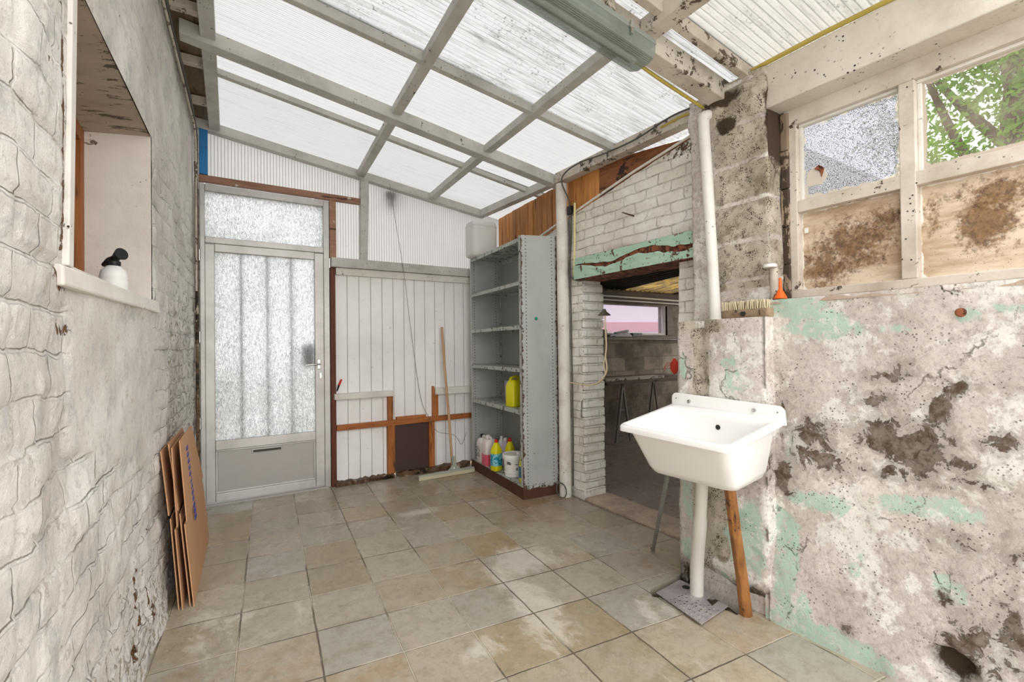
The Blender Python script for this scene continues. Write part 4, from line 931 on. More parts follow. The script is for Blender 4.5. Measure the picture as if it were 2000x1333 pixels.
lintP(lambda U: mid(U)-.06, lambda U: mid(U)+.05, 2.515, .03, 63, 'rust', 'rusted_web')
mb = MB(); mb.box((-.035, 1.86-2.45, -.085), (.24, 2.99-2.45, -.06)); mb.build('soffit_plate', 'rust', lt)
mb = MB(); mb.box((-.02, 1.86-2.45, -.06), (.04, 2.99-2.45, .088)); mb.build('lintel_core', 'rust', lt)

# white round post
mb = MB(); mb.tube([(2.49, 3.13, 0), (2.49, 3.13, .9), (2.50, 3.145, 1.8), (2.515, 3.165, 2.60)], [.050, .048, .048, .048], 20)
tag(mb.build('round_post', 'post', smooth=50), 'white painted round post between steel shelf and doorway', 'post')

# pipes
mb = MB(); mb.tube(smooth_line([(2.385, 1.645, 1.30), (2.385, 1.655, 1.6), (2.385, 1.685, 2.2), (2.385, 1.70, 2.50), (2.40, 1.695, 2.545), (2.47, 1.69, 2.555)], 6), .030, 18)
tag(mb.build('drain_pipe', 'pipe', smooth=50), 'white vertical pipe with elbow on the cement block pier', 'pipe')
mb = MB(); 
mb.tube(smooth_line([(1.62, 1.70, ROOF(1.62)-.10), (2.0, 1.72, ROOF(2.0)-.11), (2.44, 1.73, ROOF(2.44)-.11), (2.495, 1.76, ROOF(2.49)-.09), (2.50, 1.9, 2.665), (2.50, 2.1, 2.66)], 6), .0095, 10)
tag(mb.build('yellow_conduit', 'yellowtube', smooth=50), 'yellow conduit from lamp along cream beam to right purlin', 'conduit')
mb = MB(); mb.tube([(2.452, 1.50, 2.70), (2.452, 1.1, 2.705), (2.455, .7, 2.70)], .012, 10)
tag(mb.build('yellow_conduit', 'yellowtube', smooth=50), 'short yellow conduit along top of header over the window', 'conduit')
mb = MB(); mb.tube(smooth_line([(2.485, 1.78, 2.675), (2.475, 2.0, 2.685), (2.48, 2.3, 2.655), (2.475, 2.6, 2.66), (2.47, 2.85, 2.68), (2.46, 3.02, 2.66), (2.465, 3.10, 2.6), (2.50, 3.06, 2.45), (2.52, 3.05, 2.34)], 8), .006, 8)
tag(mb.build('cable', 'cable', smooth=50), 'dark cable looping along right purlin and down beside round post', 'cable')
mb = MB(); mb.tube(smooth_line([(2.52, 3.045, 2.36), (2.525, 3.06, 2.1), (2.52, 3.075, 1.9), (2.50, 3.03, 1.80), (2.515, 2.95, 1.765), (2.53, 2.90, 1.77)], 8), .007, 8)
mb.tube(smooth_line([(2.515, 3.07, 2.35), (2.525, 3.075, 1.9), (2.525, 3.07, 1.2), (2.52, 3.06, .6), (2.51, 3.055, .10)], 8), .006, 8)
tag(mb.build('cable', 'cable', smooth=50), 'grey cable running down the brick pillar to the floor', 'cable')
mb = MB(); mb.tube([(2.515, 2.995, 2.40), (2.512, 3.0, 2.1), (2.505, 3.005, 1.81)], .009, 10)
tag(mb.build('yellow_tube', 'yellowpale', smooth=50), 'pale yellow upright tube beside the round post', 'tube')
mb = MB(); mb.box((2.50, 3.03, 2.32), (2.53, 3.08, 2.39)); tag(mb.build('junction_box', 'black', bevel=.005), 'small black junction clamp where cables leave the purlin', 'clamp')
c3 = [(2.415+.02*math.cos(t), 3.09+.06*math.sin(t), .07+.05*math.sin(t+1.1)) for t in np.linspace(0, 6.6, 30)]
mb = MB(); mb.tube(c3, .005, 8); tag(mb.build('cable_loop', 'cable', smooth=50), 'small loop of grey cable hanging at foot of round post', 'cable')
mb = MB()
mb.tube(smooth_line([(2.60, 2.74, 1.50), (2.56, 2.71, 1.44), (2.56, 2.70, 1.25), (2.56, 2.71, 1.16), (2.56, 2.70, 1.05), (2.54, 2.75, .97), (2.53, 2.86, .93), (2.52, 3.0, .935), (2.52, 3.09, .94)], 8), .006, 8)
mb.tube(smooth_line([(2.56, 2.71, 1.17), (2.555, 2.725, 1.10), (2.56, 2.72, 1.02), (2.545, 2.77, .955), (2.53, 2.88, .925)], 6), .005, 8)
tag(mb.build('cable', 'cablelight', smooth=50), 'cream flex hanging knotted in the doorway from a lampholder', 'cable')
mb = MB(); mb.lathe([(.052, 0), (.045, .008), (.018, .03), (.012, .05)], (2.59, 2.75, 1.475), 20)
tag(mb.build('lamp_cap', simple('dull_metal', '6f6a60', .5, .5), smooth=40), 'small conical metal cap hanging at doorway jamb', 'lamp cap')
# nails in the brick
for i, (yy, zz, lb) in enumerate([(2.40, 2.16, 'long rusty spike high in the white brick wall above the lintel'), (2.16, 1.905, 'short nail sticking out of the right half of lintel')]):
    mb = MB(); mb.tube([(2.56, yy, zz), (2.49, yy+.05, zz+.03)], [.006, .0035], 8); tag(mb.build('nail', 'nail'), lb, 'nail')

# ================================================================== LEFT WALL CONDUITS
for lb, pts, r, mt in [
    ('dark cable clipped along top of the left brick wall', [(WL(1.8)+.03, 1.8, 3.02), (WL(2.6)+.035, 2.6, 3.03), (WL(3.3)+.03, 3.3, 3.02), (WL(4.0)+.035, 4.0, 3.0), (WL(4.45)+.03, 4.45, 2.93), (WL(4.47)+.03, 4.47, 2.7)], .009, 'cable'),
    ('cream cable clipped just below the dark one on left wall', [(WL(1.8)+.03, 1.8, 2.97), (WL(2.6)+.028, 2.6, 2.985), (WL(3.3)+.03, 3.3, 2.96), (WL(4.0)+.03, 4.0, 2.945), (WL(4.40)+.03, 4.40, 2.88), (WL(4.42)+.03, 4.42, 2.3), (WL(4.42)+.03, 4.42, 1.7)], .007, 'beamdirty'),
    ('dark brown cable going down the corner left of the door', [(WL(4.47)+.025, 4.47, 2.72), (WL(4.46)+.03, 4.46, 2.2), (WL(4.47)+.028, 4.47, 1.2), (WL(4.47)+.03, 4.47, .3)], .011, 'rotten')]:
    mb = MB(); mb.tube(smooth_line(pts, 6), r, 8); tag(mb.build('wall_cable', mt, smooth=50), lb, 'cable')

# ================================================================== FLUORESCENT LAMP
lm = thing('fluorescent_lamp', 'long fluorescent lamp with clear ribbed cover beside the cream beam', 'lamp', (1.25, 1.60, ROOF(1.25)-.165))
ang = math.atan(.144)
def LP(x, y, z): return (x, y, z-.144*x)
L0, L1 = -.72, .53
def half(w, h, n=9): return [(w*math.cos(t), -h*math.sin(t)**.8 if math.sin(t) > 0 else 0) for t in np.linspace(0, math.pi, n)]
prof = [(-.085, .0), (-.085, -.02), (-.070, -.055), (-.035, -.068), (.035, -.068), (.070, -.055), (.085, -.02), (.085, .0)]
rs = []
for x, k in ((L0, .93), (L0+.015, 1), (L1-.015, 1), (L1, .93)): rs.append([LP(x, a*k, b*k) for a, b in prof])
mb = MB(); mb.rings(rs); mb.build('diffuser', 'diffuser', lm, smooth=30)
mb = MB(); mb.hexa([LP(L0, -.09, .0), LP(L1, -.09, .0), LP(L1, .09, .0), LP(L0, .09, .0), LP(L0, -.08, .035), LP(L1, -.08, .035), LP(L1, .08, .035), LP(L0, .08, .035)]); mb.build('housing', simple('lamp_housing_grey', '8f9690', .4), lm, bevel=.006)
mb = MB(); mb.tube([LP(L0+.03, .025, -.03), LP(L1-.03, .025, -.03)], .013, 12); mb.build('tube', 'white', lm, smooth=60)
for x in (-.05, .36):
    for sgn in (-1,):
        mb = MB(); mb.box((x-.006, sgn*.092-.004, -.03-.144*x), (x+.006, sgn*.092+.004, .03-.144*x)); mb.box((x-.012, sgn*.094-.003, -.004-.144*x), (x+.012, sgn*.094+.003, .006-.144*x)); mb.build('clip', 'chrome', lm)
mb = MB(); mb.box((-.03, -.03, .03), (.03, .03, .155)); mb.build('bracket', 'beamdirty', lm)
mb = MB(); mb.box((.28, -.03, -.01), (.32, .03, .115)); mb.build('bracket', 'beamdirty', lm)

# ================================================================== STEEL SHELF UNIT
an = math.atan2(.123, 1.137)
sh = thing('steel_shelf_unit', 'tall chipped grey steel shelving unit beside the doorway', 'shelving unit', (2.148, 3.246, 0), -an)
D, LN = .34, 1.14        # local x = depth, y = length
def panelgrid(name, us, vs, P, mat, wear): return grid_obj(name, us, vs, P, mat, None, {'wear': wear}, sh)
HT = 2.15
def sidepanel(y, lab=None):
    mb = MB(); mb.box((0, y-.0015, .0), (D, y+.0015, HT)); mb.box((0, y-.0015, .0), (.003, y+.035, HT) if y < .5 else (.003, y+.0015, HT))
    o = mb.build('side_panel', 'shelf', sh); return o
def wearside(p, U, V): return np.clip(1.2*(1-ss(np.minimum(U, D-U), 0, .03))+(1-ss(V, .05, .14))*1.2, 0, 1.3)
o = panelgrid('side_panel', lin(0, D, .02), lin(0, HT, .02), lambda U, V: np.stack([U, 0*U-.002, V+.018*ss(V, 2.0, 2.15)*(U/D)], 1), 'shelf', wearside)
mb = MB(); mb.box((0, 0, 0), (D, .002, HT)); mb.box((0, .0, 0), (.003, .04, HT)); mb.box((D-.003, 0, 0), (D, .04, HT)); mb.build('upright_flange', 'shelfedge', sh)
mb = MB(); mb.box((0, LN-.002, 0), (D, LN, HT-.01)); mb.box((0, LN-.035, 0), (.003, LN, HT-.01)); mb.box((D-.003, LN-.04, 0), (D, LN, HT)); mb.build('side_panel', 'shelf', sh)
mb = MB(); mb.box((-.002, -.004, 0), (D+.002, -.002, .075)); mb.box((-.003, -.004, 0), (-.001, LN, .095)); mb.build('kick_plate', 'kick', sh)['label'] = 'rust brown kick plate'
for i, z in enumerate((.10, .715, 1.062, 1.415, 1.778, 2.135)):
    mb = MB(); mb.box((.0, .006, z-.004), (D-.01, LN-.006, z)); mb.box((.0, .006, z-.032), (.003, LN-.006, z-.004)); mb.box((D-.013, .006, z-.032), (D-.01, LN-.006, z-.004))
    mb.build('shelf_board', 'shelfedge', sh, bevel=.001)
# back: framed panels
for i, (z0, z1) in enumerate(((.12, .68), (.74, 1.40), (1.44, 2.10))):
    for (y0, y1) in ((.02, .56), (.60, 1.12)):
        mb = MB(); mb.box((D-.008, y0, z0), (D-.004, y1, z1)); b = mb.build('back_panel', 'backpanel', sh)
        mb = MB()
        for q in (((y0, z0), (y1, z0+.02)), ((y0, z1-.02), (y1, z1)), ((y0, z0+.02), (y0+.02, z1-.02)), ((y1-.02, z0+.02), (y1, z1-.02))): mb.box((D-.018, q[0][0], q[0][1]), (D-.008, q[1][0], q[1][1]))
        mb.build('panel_rim', 'shelfedge', b, bevel=.002)
mb = MB(); mb.box((D-.004, 0, .1), (D-.002, LN, HT-.02)); mb.build('back_sheet', 'shelf', sh)
mb = MB(); mb.lathe([(.012, 0), (.014, .004), (.008, .009)], (0, 0, 0), 16)
o = mb.build('magnet', simple('green_magnet', '2a9474', .4), sh, smooth=40); o.location = (.135, -.004, 1.47); o.rotation_euler = (math.pi/2, 0, 0); o['label'] = 'round green magnet'

# box on the top
def rbox(w, d, r, n=5):
    P = []
    for cx, cy, a0 in ((w/2-r, d/2-r, 0), (-w/2+r, d/2-r, 90), (-w/2+r, -d/2+r, 180), (w/2-r, -d/2+r, 270)):
        for k in range(n+1):
            t = math.radians(a0+90*k/n); P.append((cx+r*math.cos(t), cy+r*math.sin(t)))
    return P
def loft(secs, cx=0, cy=0):  # secs: (z,w,d,r)
    return [[(x+cx, y+cy, z) for x, y in rbox(w, d, r)] for z, w, d, r in secs]
bx = thing('plastic_container', 'pale grey plastic container on top of the steel shelf', 'container', (2.325, 4.235, 2.137), -.05)
mb = MB(); mb.rings(loft([(.0, .22, .19, .03), (.01, .25, .22, .035), (.03, .27, .24, .05), (.31, .27, .24, .05), (.345, .25, .22, .045), (.355, .21, .18, .03)])); mb.build('body', 'greyplastic', bx, smooth=50)
mb = MB(); mb.rings(loft([(.298, .273, .243, .05), (.302, .276, .246, .05), (.306, .273, .243, .05)]), False, False); mb.build('lid_seam', 'greyplastic', bx, smooth=50)

# jerrycan yellow
def jerry(name, label, loc, rz, mat, w=.11, d=.16, h=.24, cat='jerrycan', cap='yellow', liquid=None, lbl=None):
    t = thing(name, label, cat, loc, rz)
    secs = [(0, w*.92, d*.92, .02), (.008, w, d, .025), (h*.72, w, d, .025), (h*.86, w*.9, d*.8, .025), (h*.93, w*.7, d*.55, .02)]
    mb = MB(); mb.rings(loft(secs)); mb.build('body', mat, t, smooth=45)
    mb = MB(); mb.tube(smooth_line([(0, -d*.34, h*.80), (0, -d*.36, h*.95), (0, -d*.22, h*1.0), (0, d*.10, h*1.0), (0, d*.16, h*.90)], 5), .011, 10); mb.build('handle', mat, t, smooth=60)
    mb = MB(); mb.lathe([(.018, h*.86), (.018, h*.98), (.021, h*.98), (.021, h*1.05), (.017, h*1.06)], (0, d*.28, 0), 18); mb.build('cap', cap, t, smooth=40)
    if liquid:
        mb = MB(); mb.rings(loft([(.004, w*1.004, d*1.004, .025), (h*.42, w*1.006, d*1.006, .025)]), False, False); mb.build('liquid', liquid, t, smooth=45)
    if lbl:
        mb = MB(); mb.box((-w*.5-.0015, -d*.3, h*.2), (-w*.5-.0005, d*.3, h*.62)); mb.build('label', lbl, t)
    return t
mb = None
yj = thing('jerrycan', 'bright yellow jerrycan on the fourth shelf', 'jerrycan', (2.275, 3.55, .717), -an+.25)
mb = MB(); mb.rings(loft([(0, .13, .10, .02), (.008, .145, .115, .025), (.175, .145, .115, .025), (.215, .125, .10, .03), (.235, .09, .07, .02)])); mb.build('body', 'yellow', yj, smooth=45)
mb = MB(); mb.tube(smooth_line([(-.055, 0, .20), (-.05, 0, .245), (-.01, 0, .258), (.035, 0, .255), (.05, 0, .215)], 5), .011, 10); mb.build('handle', 'yellow', yj, smooth=60)
mb = MB()
for k in range(4): mb.box((-.0735, -.04+k*.022, .03), (-.0715, -.034+k*.022, .15))
mb.build('rib', 'yellow', yj)
jp = thing('plastic_tub', 'pale lilac plastic tub at back of the fourth shelf', 'tub', (2.43, 3.80, .717), -an)
mb = MB(); mb.rings(loft([(0, .10, .20, .02), (.01, .11, .22, .02), (.20, .115, .23, .02)])); mb.build('body', simple('lilac_plastic', 'b6b2cc', .5), jp, smooth=45)

zb_ = .102
jerry('jerrycan', 'white jerrycan with black cap, farthest left on bottom shelf', (2.315, 4.20, zb_), -an, 'white', .12, .13, .25, cap='black', lbl='greylabel')
jerry('jerrycan', 'translucent jerrycan half full of pink liquid', (2.29, 4.04, zb_), -an, simple('milky_plastic', 'ece2e0', .35, var=.02), .13, .13, .265, cap='white', liquid='pink')
def bleach(label, loc, cap='red', body='yellow', h=.27, lb='bluelabel', w=.085):
    t = thing('cleaning_bottle', label, 'bottle', loc, -an+.4)
    mb = MB(); mb.rings(loft([(0, w*.9, w*.8, .02), (.006, w, w*.9, .025), (h*.58, w, w*.9, .025), (h*.66, w*.95, w*.85, .025), (h*.80, w*.55, w*.6, .018), (h*.88, w*.36, w*.36, .012)])); mb.build('body', body, t, smooth=45)
    mb = MB(); mb.lathe([(.0155, h*.87), (.0155, h*.97), (.013, h*.98)], (0, 0, 0), 16); mb.build('cap', cap, t, smooth=40)
    if lb:
        mb = MB(); mb.rings(loft([(h*.16, w*1.012, w*.912, .025), (h*.54, w*1.012, w*.912, .025)]), False, False); mb.build('label', lb, t, smooth=45)
    return t
bleach('yellow bottle with red cap and blue label, in front', (2.24, 3.83, zb_), w=.095, h=.29)
bleach('yellow bottle with red cap, behind the white bucket', (2.37, 3.80, zb_), h=.29)
bleach('white bottle with white cap beside pink liquid jerrycan', (2.42, 4.03, zb_), cap='white', body='white', h=.27, lb=None)
bleach('pale lilac bottle between two yellow bottles', (2.40, 3.93, zb_), cap='white', body=simple('pale_lilac_plastic', 'cbbcd0', .4), h=.27, lb=None)
bk = thing('bucket', 'white plastic bucket with lid on bottom shelf', 'bucket', (2.285, 3.60, zb_), .3)
mb = MB(); mb.lathe([(.080, 0), (.083, .012), (.083, .03), (.086, .034), (.083, .038), (.092, .165)], n=36); mb.build('body', 'white', bk, smooth=40)
mb = MB(); mb.lathe([(.094, .150), (.101, .152), (.103, .185), (.099, .192), (.092, .192), (.088, .184), (.0, .184)], n=36); mb.build('lid', 'white', bk, smooth=40)
mb = MB(); mb.lathe([(.018, .184), (.016, .204), (.0, .206)], (.03, -.03, 0), n=16); mb.build('spout', 'white', bk, smooth=40)
mb = MB(); mb.tube([(.096*math.cos(t), .096*math.sin(t), .14-.03*math.sin((t+2.9)/3.1*3.14)) for t in np.linspace(-2.9, .1, 16)], .003, 6); mb.build('bail_handle', 'white', bk, smooth=40)
def curved_label(par, r, a0, a1, z0, z1, mat):
    V = []; n = 8
    for k in range(n+1):
        t = math.radians(a0+(a1-a0)*k/n); V += [(r*math.cos(t), r*math.sin(t), z0), (r*math.cos(t)*1.01, r*math.sin(t)*1.01, z1)]
    mb = MB(); mb.add(V, [(2*k, 2*k+2, 2*k+3, 2*k+1) for k in range(n)]); return mb.build('label', mat, par)
curved_label(bk, .0915, 178, 205, .108, .135, 'darklabel'); curved_label(bk, .0915, 228, 244, .108, .120, 'darklabel'); curved_label(bk, .0905, 232, 244, .060, .082, 'darklabel')
yb = bleach('slim yellow and blue bottle at near end of bottom shelf', (2.225, 3.37, zb_), cap='yellow', h=.25, lb='bluebottle', w=.06)

# ================================================================== SQUEEGEE BROOM
sq = thing('floor_squeegee', 'floor squeegee with long pale wooden handle leaning on white boards', 'squeegee', (1.99, 4.27, 0))
mb = MB(); mb.tube([(.035, .05, .045), (.03, .10, .5), (.02, .17, 1.0), (.012, .215, 1.445)], .0125, 14); mb.build('handle', 'handle', sq, smooth=50)
mb = MB(); mb.bar((-.345, -.02, .050), (.235, -.02, .050), .03, .022); mb.build('blade_holder', 'squeegee', sq, bevel=.003)
mb = MB(); mb.bar((-.345, -.03, .032), (.235, -.03, .032), .014, .030); mb.build('rubber_blade', 'rubber', sq)
mb = MB(); mb.prism([(-.03, .045), (.10, .045), (.055, .09), (.05, .17), (.02, .17), (.012, .09)], 1, .0, .012); mb.tube([(.035, .01, .05), (.035, .045, .17)], .016, 12); mb.build('socket', 'squeegee', sq, smooth=40)

# ================================================================== CARDBOARD BOXES
def flatbox(label, x0, z_top, y0, y1, lean, xoff, ink=False, group='flattened cardboard boxes against the left wall'):
    t = thing('flattened_box', label, 'cardboard box', (x0[0], x0[1], 0), -.062, group)
    th = .005
    def far(z): return y0+(y1-y0)*(1-.46*max(0, (z-.33)/(z_top-.33))**1.1)
    def panel(dx, za, zb, ya=0., bend=0, name='panel'):
        n = 10; R = []
        for i in range(n+1):
            z = za+(zb-za)*i/n; X = dx-lean*z+bend*z*z; yb = far(z)
            R.append([(X-th, y0+ya, z), (X, y0+ya, z), (X, yb, z), (X-th, yb, z)])
        mb = MB(); mb.rings(R); return mb.build(name, 'card', t)
    zm = z_top*.50
    panel(0, 0, zm); panel(.007, zm+.01, z_top, 0, .015, 'flap'); panel(-.016, 0, zm+.05, .012); panel(-.016, zm+.07, z_top*.985, .004, -.02, 'flap')
    if ink:
        mb = MB(); rr = np.random.RandomState(2)
        for k in range(12):
            z = z_top*.905-k*.036; yc = y0+.20+k*.010; h = .024
            def q(ya, yb2, za, zb2):
                X = .0075-lean*z+.015*z*z
                mb.hexa([(X-.0015-lean*(za-z), ya, za), (X+.0006-lean*(za-z), ya, za), (X+.0006-lean*(za-z), yb2, za), (X-.0015-lean*(za-z), yb2, za),
                         (X-.0015-lean*(zb2-z), ya, zb2), (X+.0006-lean*(zb2-z), ya, zb2), (X+.0006-lean*(zb2-z), yb2, zb2), (X-.0015-lean*(zb2-z), yb2, zb2)])
            q(yc, yc+.075, z-h/2, z-h/2+.009)
            for yy in (0, .030, .062):
                if rr.rand() < .75: q(yc+yy, yc+yy+.013, z-h/2, z+h/2)
        mb.build('printed_lettering', 'ink', t)
    return t
flatbox('flattened brown cardboard box nearest the room, with blue print', (-.063, 2.81), .81, 0, .99, .088, 0, ink=True)
flatbox('flattened brown cardboard box standing behind the printed one', (-.108, 2.80), .78, 0, .85, .072, 0)

# ================================================================== LAUNDRY SINK
sk = thing('laundry_sink', 'white plastic laundry sink mounted on the pier', 'sink', (2.105, 1.43, .90))
FL, FR, BR, BL = Vector((1.552, 1.572, .888)), Vector((1.562, 1.035, .878)), Vector((2.102, 1.122, .918)), Vector((2.102, 1.712, .933))
bFL, bFR, bBR, bBL = Vector((1.725, 1.555, .652)), Vector((1.755, 1.135, .648)), Vector((2.050, 1.165, .665)), Vector((2.055, 1.640, .672))
ORG = Vector((2.105, 1.43, .90))
def bil(u, v, q): return q[0]*(1-u)*(1-v)+q[1]*u*(1-v)+q[2]*u*v+q[3]*(1-u)*v      # u: left->right , v: front->back
T4 = [FL, FR, BR, BL]; B4 = [bFL, bFR, bBR, bBL]
def ring(m0, m1, m2, m3, depth, cr, q=None, dz=0, n=6):
    """margins left,right,front,back in metres; depth 0 rim..1 bottom"""
    W_, D_ = .57, .55; P = []
    for cx, cy, a0 in ((1-m1/W_, 1-m3/D_, 0), (m0/W_, 1-m3/D_, 90), (m0/W_, m2/D_, 180), (1-m1/W_, m2/D_, 270)):
        sx_ = -1 if a0 in (0, 270) else 1; sy_ = -1 if a0 in (0, 90) else 1
        for k in range(n+1):
            t = math.radians(a0+90*k/n); u = cx+sx_*cr/W_+cr/W_*math.cos(t); v = cy+sy_*cr/D_+cr/D_*math.sin(t)
            a = bil(u, v, T4); b = bil(u, v, B4); p = a.lerp(b, depth); P.append(tuple(p+Vector((0, 0, dz))-ORG))
    return P
R = [ring(.0, .0, .0, .0, 0, .03, dz=-.024), ring(0, 0, 0, 0, 0, .03, dz=-.006), ring(.006, .006, .006, .006, 0, .03, dz=.001), ring(.022, .022, .022, .07, 0, .03, dz=.0), ring(.030, .030, .030, .078, 0, .04, dz=-.008),
     ring(.034, .034, .034, .085, .12, .05), ring(.034, .034, .034, .07, .75, .06), ring(.05, .05, .05, .08, .92, .07), ring(.09, .09, .09, .12, .955, .08)]
mb = MB(); mb.rings(R, False, True)
R2 = [ring(.0, .0, .0, .0, 0, .03, dz=-.024), ring(.02, .02, .02, .0, 0, .04, dz=-.026), ring(.022, .022, .02, .0, .1, .05), ring(.012, .012, .012, .0, .85, .06), ring(.018, .018, .018, .01, .97, .07), ring(.05, .05, .05, .05, 1.0, .07, dz=-.002)]
mb.rings(R2, False, True)
mb.build('basin', 'ceramic', sk, smooth=50)
# back plate
pb = []
def bp(y, z): return (y-1.43, z-.90)
mb = MB(); pl_ = []
z0a, z0b, z1a, z1b = .925, .910, .990, .978
for (y, z, a0) in ((1.715-.03, z1a-.03, 0), (1.117+.035, z1b-.035, 90)):
    for k in range(7):
        t = math.radians(a0+90*k/6); pl_.append(bp(y+.03*math.cos(t), z+.03*math.sin(t)))
pl_ += [bp(1.117, z0b-.02), bp(1.715, z0a-.02)]
mb.prism(pl_, 0, -.012, .004); mb.build('back_plate', 'ceramic', sk, bevel=.003, smooth=40)
for yy, zz in ((1.603, .952), (1.255, .943)):
    mb = MB(); mb.tube([(-.012, yy-1.43, zz-.90), (-.019, yy-1.43, zz-.90)], .009, 14); mb.tube([(-.019, yy-1.43, zz-.90), (-.024, yy-1.43, zz-.90)], .005, 8); mb.build('screw', 'chrome', sk, smooth=40)
for yy, zz in ((1.685, .962), (1.15, .945)):
    mb = MB(); mb.tube([(-.011, yy-1.43, zz-.90), (-.0130, yy-1.43, zz-.90)], .003, 8); mb.build('screw_hole', 'hole', sk)
# overflow hole on the back inside wall
pO = bil(.52, 1-.082/.55, T4).lerp(bil(.52, 1-.082/.55, B4), .25)-ORG
mb = MB(); mb.tube([tuple(pO+Vector((.004, 0, 0))), tuple(pO+Vector((-.003, 0, 0)))], .012, 16); mb.build('overflow_hole', 'hole', sk)
# supports and waste
mb = MB(); mb.tube([(2.085, 1.305, -.01), (2.03, 1.290, .2), (1.945, 1.262, .42), (1.865, 1.235, .655)], [.029, .027, .026, .024], 7)
tag(mb.build('wooden_prop', 'legwood', bevel=.004), 'rough brown wooden pole propping up right side of the sink', 'prop')
mb = MB(); mb.tube(smooth_line([(2.03, 1.53, -.03), (2.0, 1.50, .2), (1.93, 1.43, .42), (1.89, 1.39, .56), (1.875, 1.375, .66)], 5), [.032]*11+[.027]*10, 16)
tag(mb.build('waste_pipe', simple('grey_white_pvc', 'cfccc4', .45, var=.06), smooth=50), 'grey white plastic waste pipe leaning from floor to the sink', 'pipe')
pts = [Vector((2.235, 1.985, .015)).lerp(Vector((1.80, 1.50, .66)), t) for t in np.linspace(0, 1, 70)]
mb = MB(); mb.tube(pts, [.0115 if k % 2 else .0098 for k in range(70)], 12)
fh = thing('flexible_hose', 'braided silver hose from floor up to left side of sink', 'hose', (2.235, 1.985, 0))
o = mb.build('braid', simple('braided_steel', '9a9c9a', .35, .6, var=.2), fh, xf=Matrix.Translation((-2.235, -1.985, 0)))
mb = MB(); mb.tube([(2.238, 1.988, .002), (2.232, 1.982, .03)], .013, 12); mb.build('end_ferrule', 'chrome', fh, xf=Matrix.Translation((-2.235, -1.985, 0)), smooth=40)
mb = MB(); mb.box((2.10, 1.70, .60), (2.15, 1.735, .66)); tag(mb.build('pipe_bracket', 'black', bevel=.004), 'small black bracket on pier edge under the sink', 'bracket')

# perforated plate on the floor
fp = thing('perforated_plate', 'perforated grey metal plate lying by foot of the sink pipe', 'metal plate', (1.95, 1.50, .012))
outer = [(1.845, 1.60), (2.02, 1.725), (2.115, 1.515), (2.045, 1.465), (2.01, 1.50), (1.985, 1.48), (2.06, 1.395), (2.03, 1.375), (1.825, 1.345), (1.79, 1.44)]
outer = [(1.872, 1.645), (2.075, 1.665), (2.085, 1.475), (2.02, 1.468), (1.995, 1.418), (2.058, 1.428), (2.055, 1.375), (1.825, 1.352)]
mb = MB(); mb.prism([(x-1.95, y-1.50) for x, y in outer], 2, -.002, .002); mb.build('plate', 'galv', fp, bevel=.001)
mb = MB(); mb.tube([(2.035-1.95, 1.595-1.50, .0021), (2.035-1.95, 1.595-1.50, .0032)], .019, 18); mb.build('pipe_notch', 'hole', fp)
fp.location = (1.95, 1.50, .014)

# ================================================================== BRUSH, FUNNEL, LID
bh = thing('scrubbing_broom_head', 'wooden broom head lying bristles up on the pier ledge', 'broom head', (2.175, 1.335, 1.369), 0)
def bsec(y, k): return [(-.028*k, y, .012*1), (-.020*k, y, 0), (.020*k, y, 0), (.028*k, y, .012), (.030*k, y, .040), (-.030*k, y, .040)]
mb = MB(); mb.rings([bsec(-.122, .6), bsec(-.112, .9), bsec(-.09, 1), bsec(.09, 1), bsec(.112, .9), bsec(.122, .6)]); mb.build('block', 'brushwood', bh, smooth=30)
mb = MB(); mb.tube([(-.026, 0, .020), (-.031, 0, .021)], .014, 16); mb.build('handle_socket', 'hole', bh)
mb = MB(); rr = np.random.RandomState(5)
for i in range(19):
    for j in range(4):
        y_ = -.105+i*.0117; x = -.024+j*.016
        a, b = rr.uniform(-.006, .006, 2)
        mb.tube([(x, y_, .038), (x+a, y_+b, .076+rr.uniform(0, .008))], [.0035, .0048], 6)
mb.build('bristles', 'bristle', bh)['kind'] = 'stuff'
fn = thing('funnel', 'small orange funnel standing upside down by window corner', 'funnel', (2.42, 1.305, 1.468))
mb = MB(); mb.lathe([(.030, .0), (.031, .004), (.027, .012), (.011, .045), (.0085, .05), (.006, .105), (.004, .105)], n=24); mb.build('cone', 'orangep', fn, smooth=30)
mb = MB(); mb.box((2.40, 1.285, 1.440), (2.44, 1.325, 1.467)); tag(mb.build('glass_jar_base', simple('milky_block', 'd9d6cf', .3), bevel=.006), 'small milky pot under the orange funnel', 'pot')
mb = MB(); mb.lathe([(.030, 0), (.032, .002), (.032, .014), (.029, .017), (0, .017)], (2.42, 1.355, 1.632), 28); tag(mb.build('jar_lid', 'white', smooth=40), 'round white plastic lid on post beside window', 'lid')
mb = MB(); mb.tube([(2.46, 1.355, 1.45), (2.455, 1.355, 1.631)], .020, 10); tag(mb.build('upright_stub', 'beamdirty', smooth=40), 'sooty upright stub carrying the white lid', 'stub')
# holes / plugs in plaster
for yy, zz, lb in ((.561, 1.345, 'rusty round hole stain below window, right half'),):
    mb = MB(); mb.lathe([(.016, 0), (.012, .003), (.006, .004)], (0, 0, 0), 14); o = mb.build('wall_plug', 'rust'); o.location = (2.168, yy, zz); o.rotation_euler = (0, -math.pi/2, 0); tag(o, lb, 'wall plug')
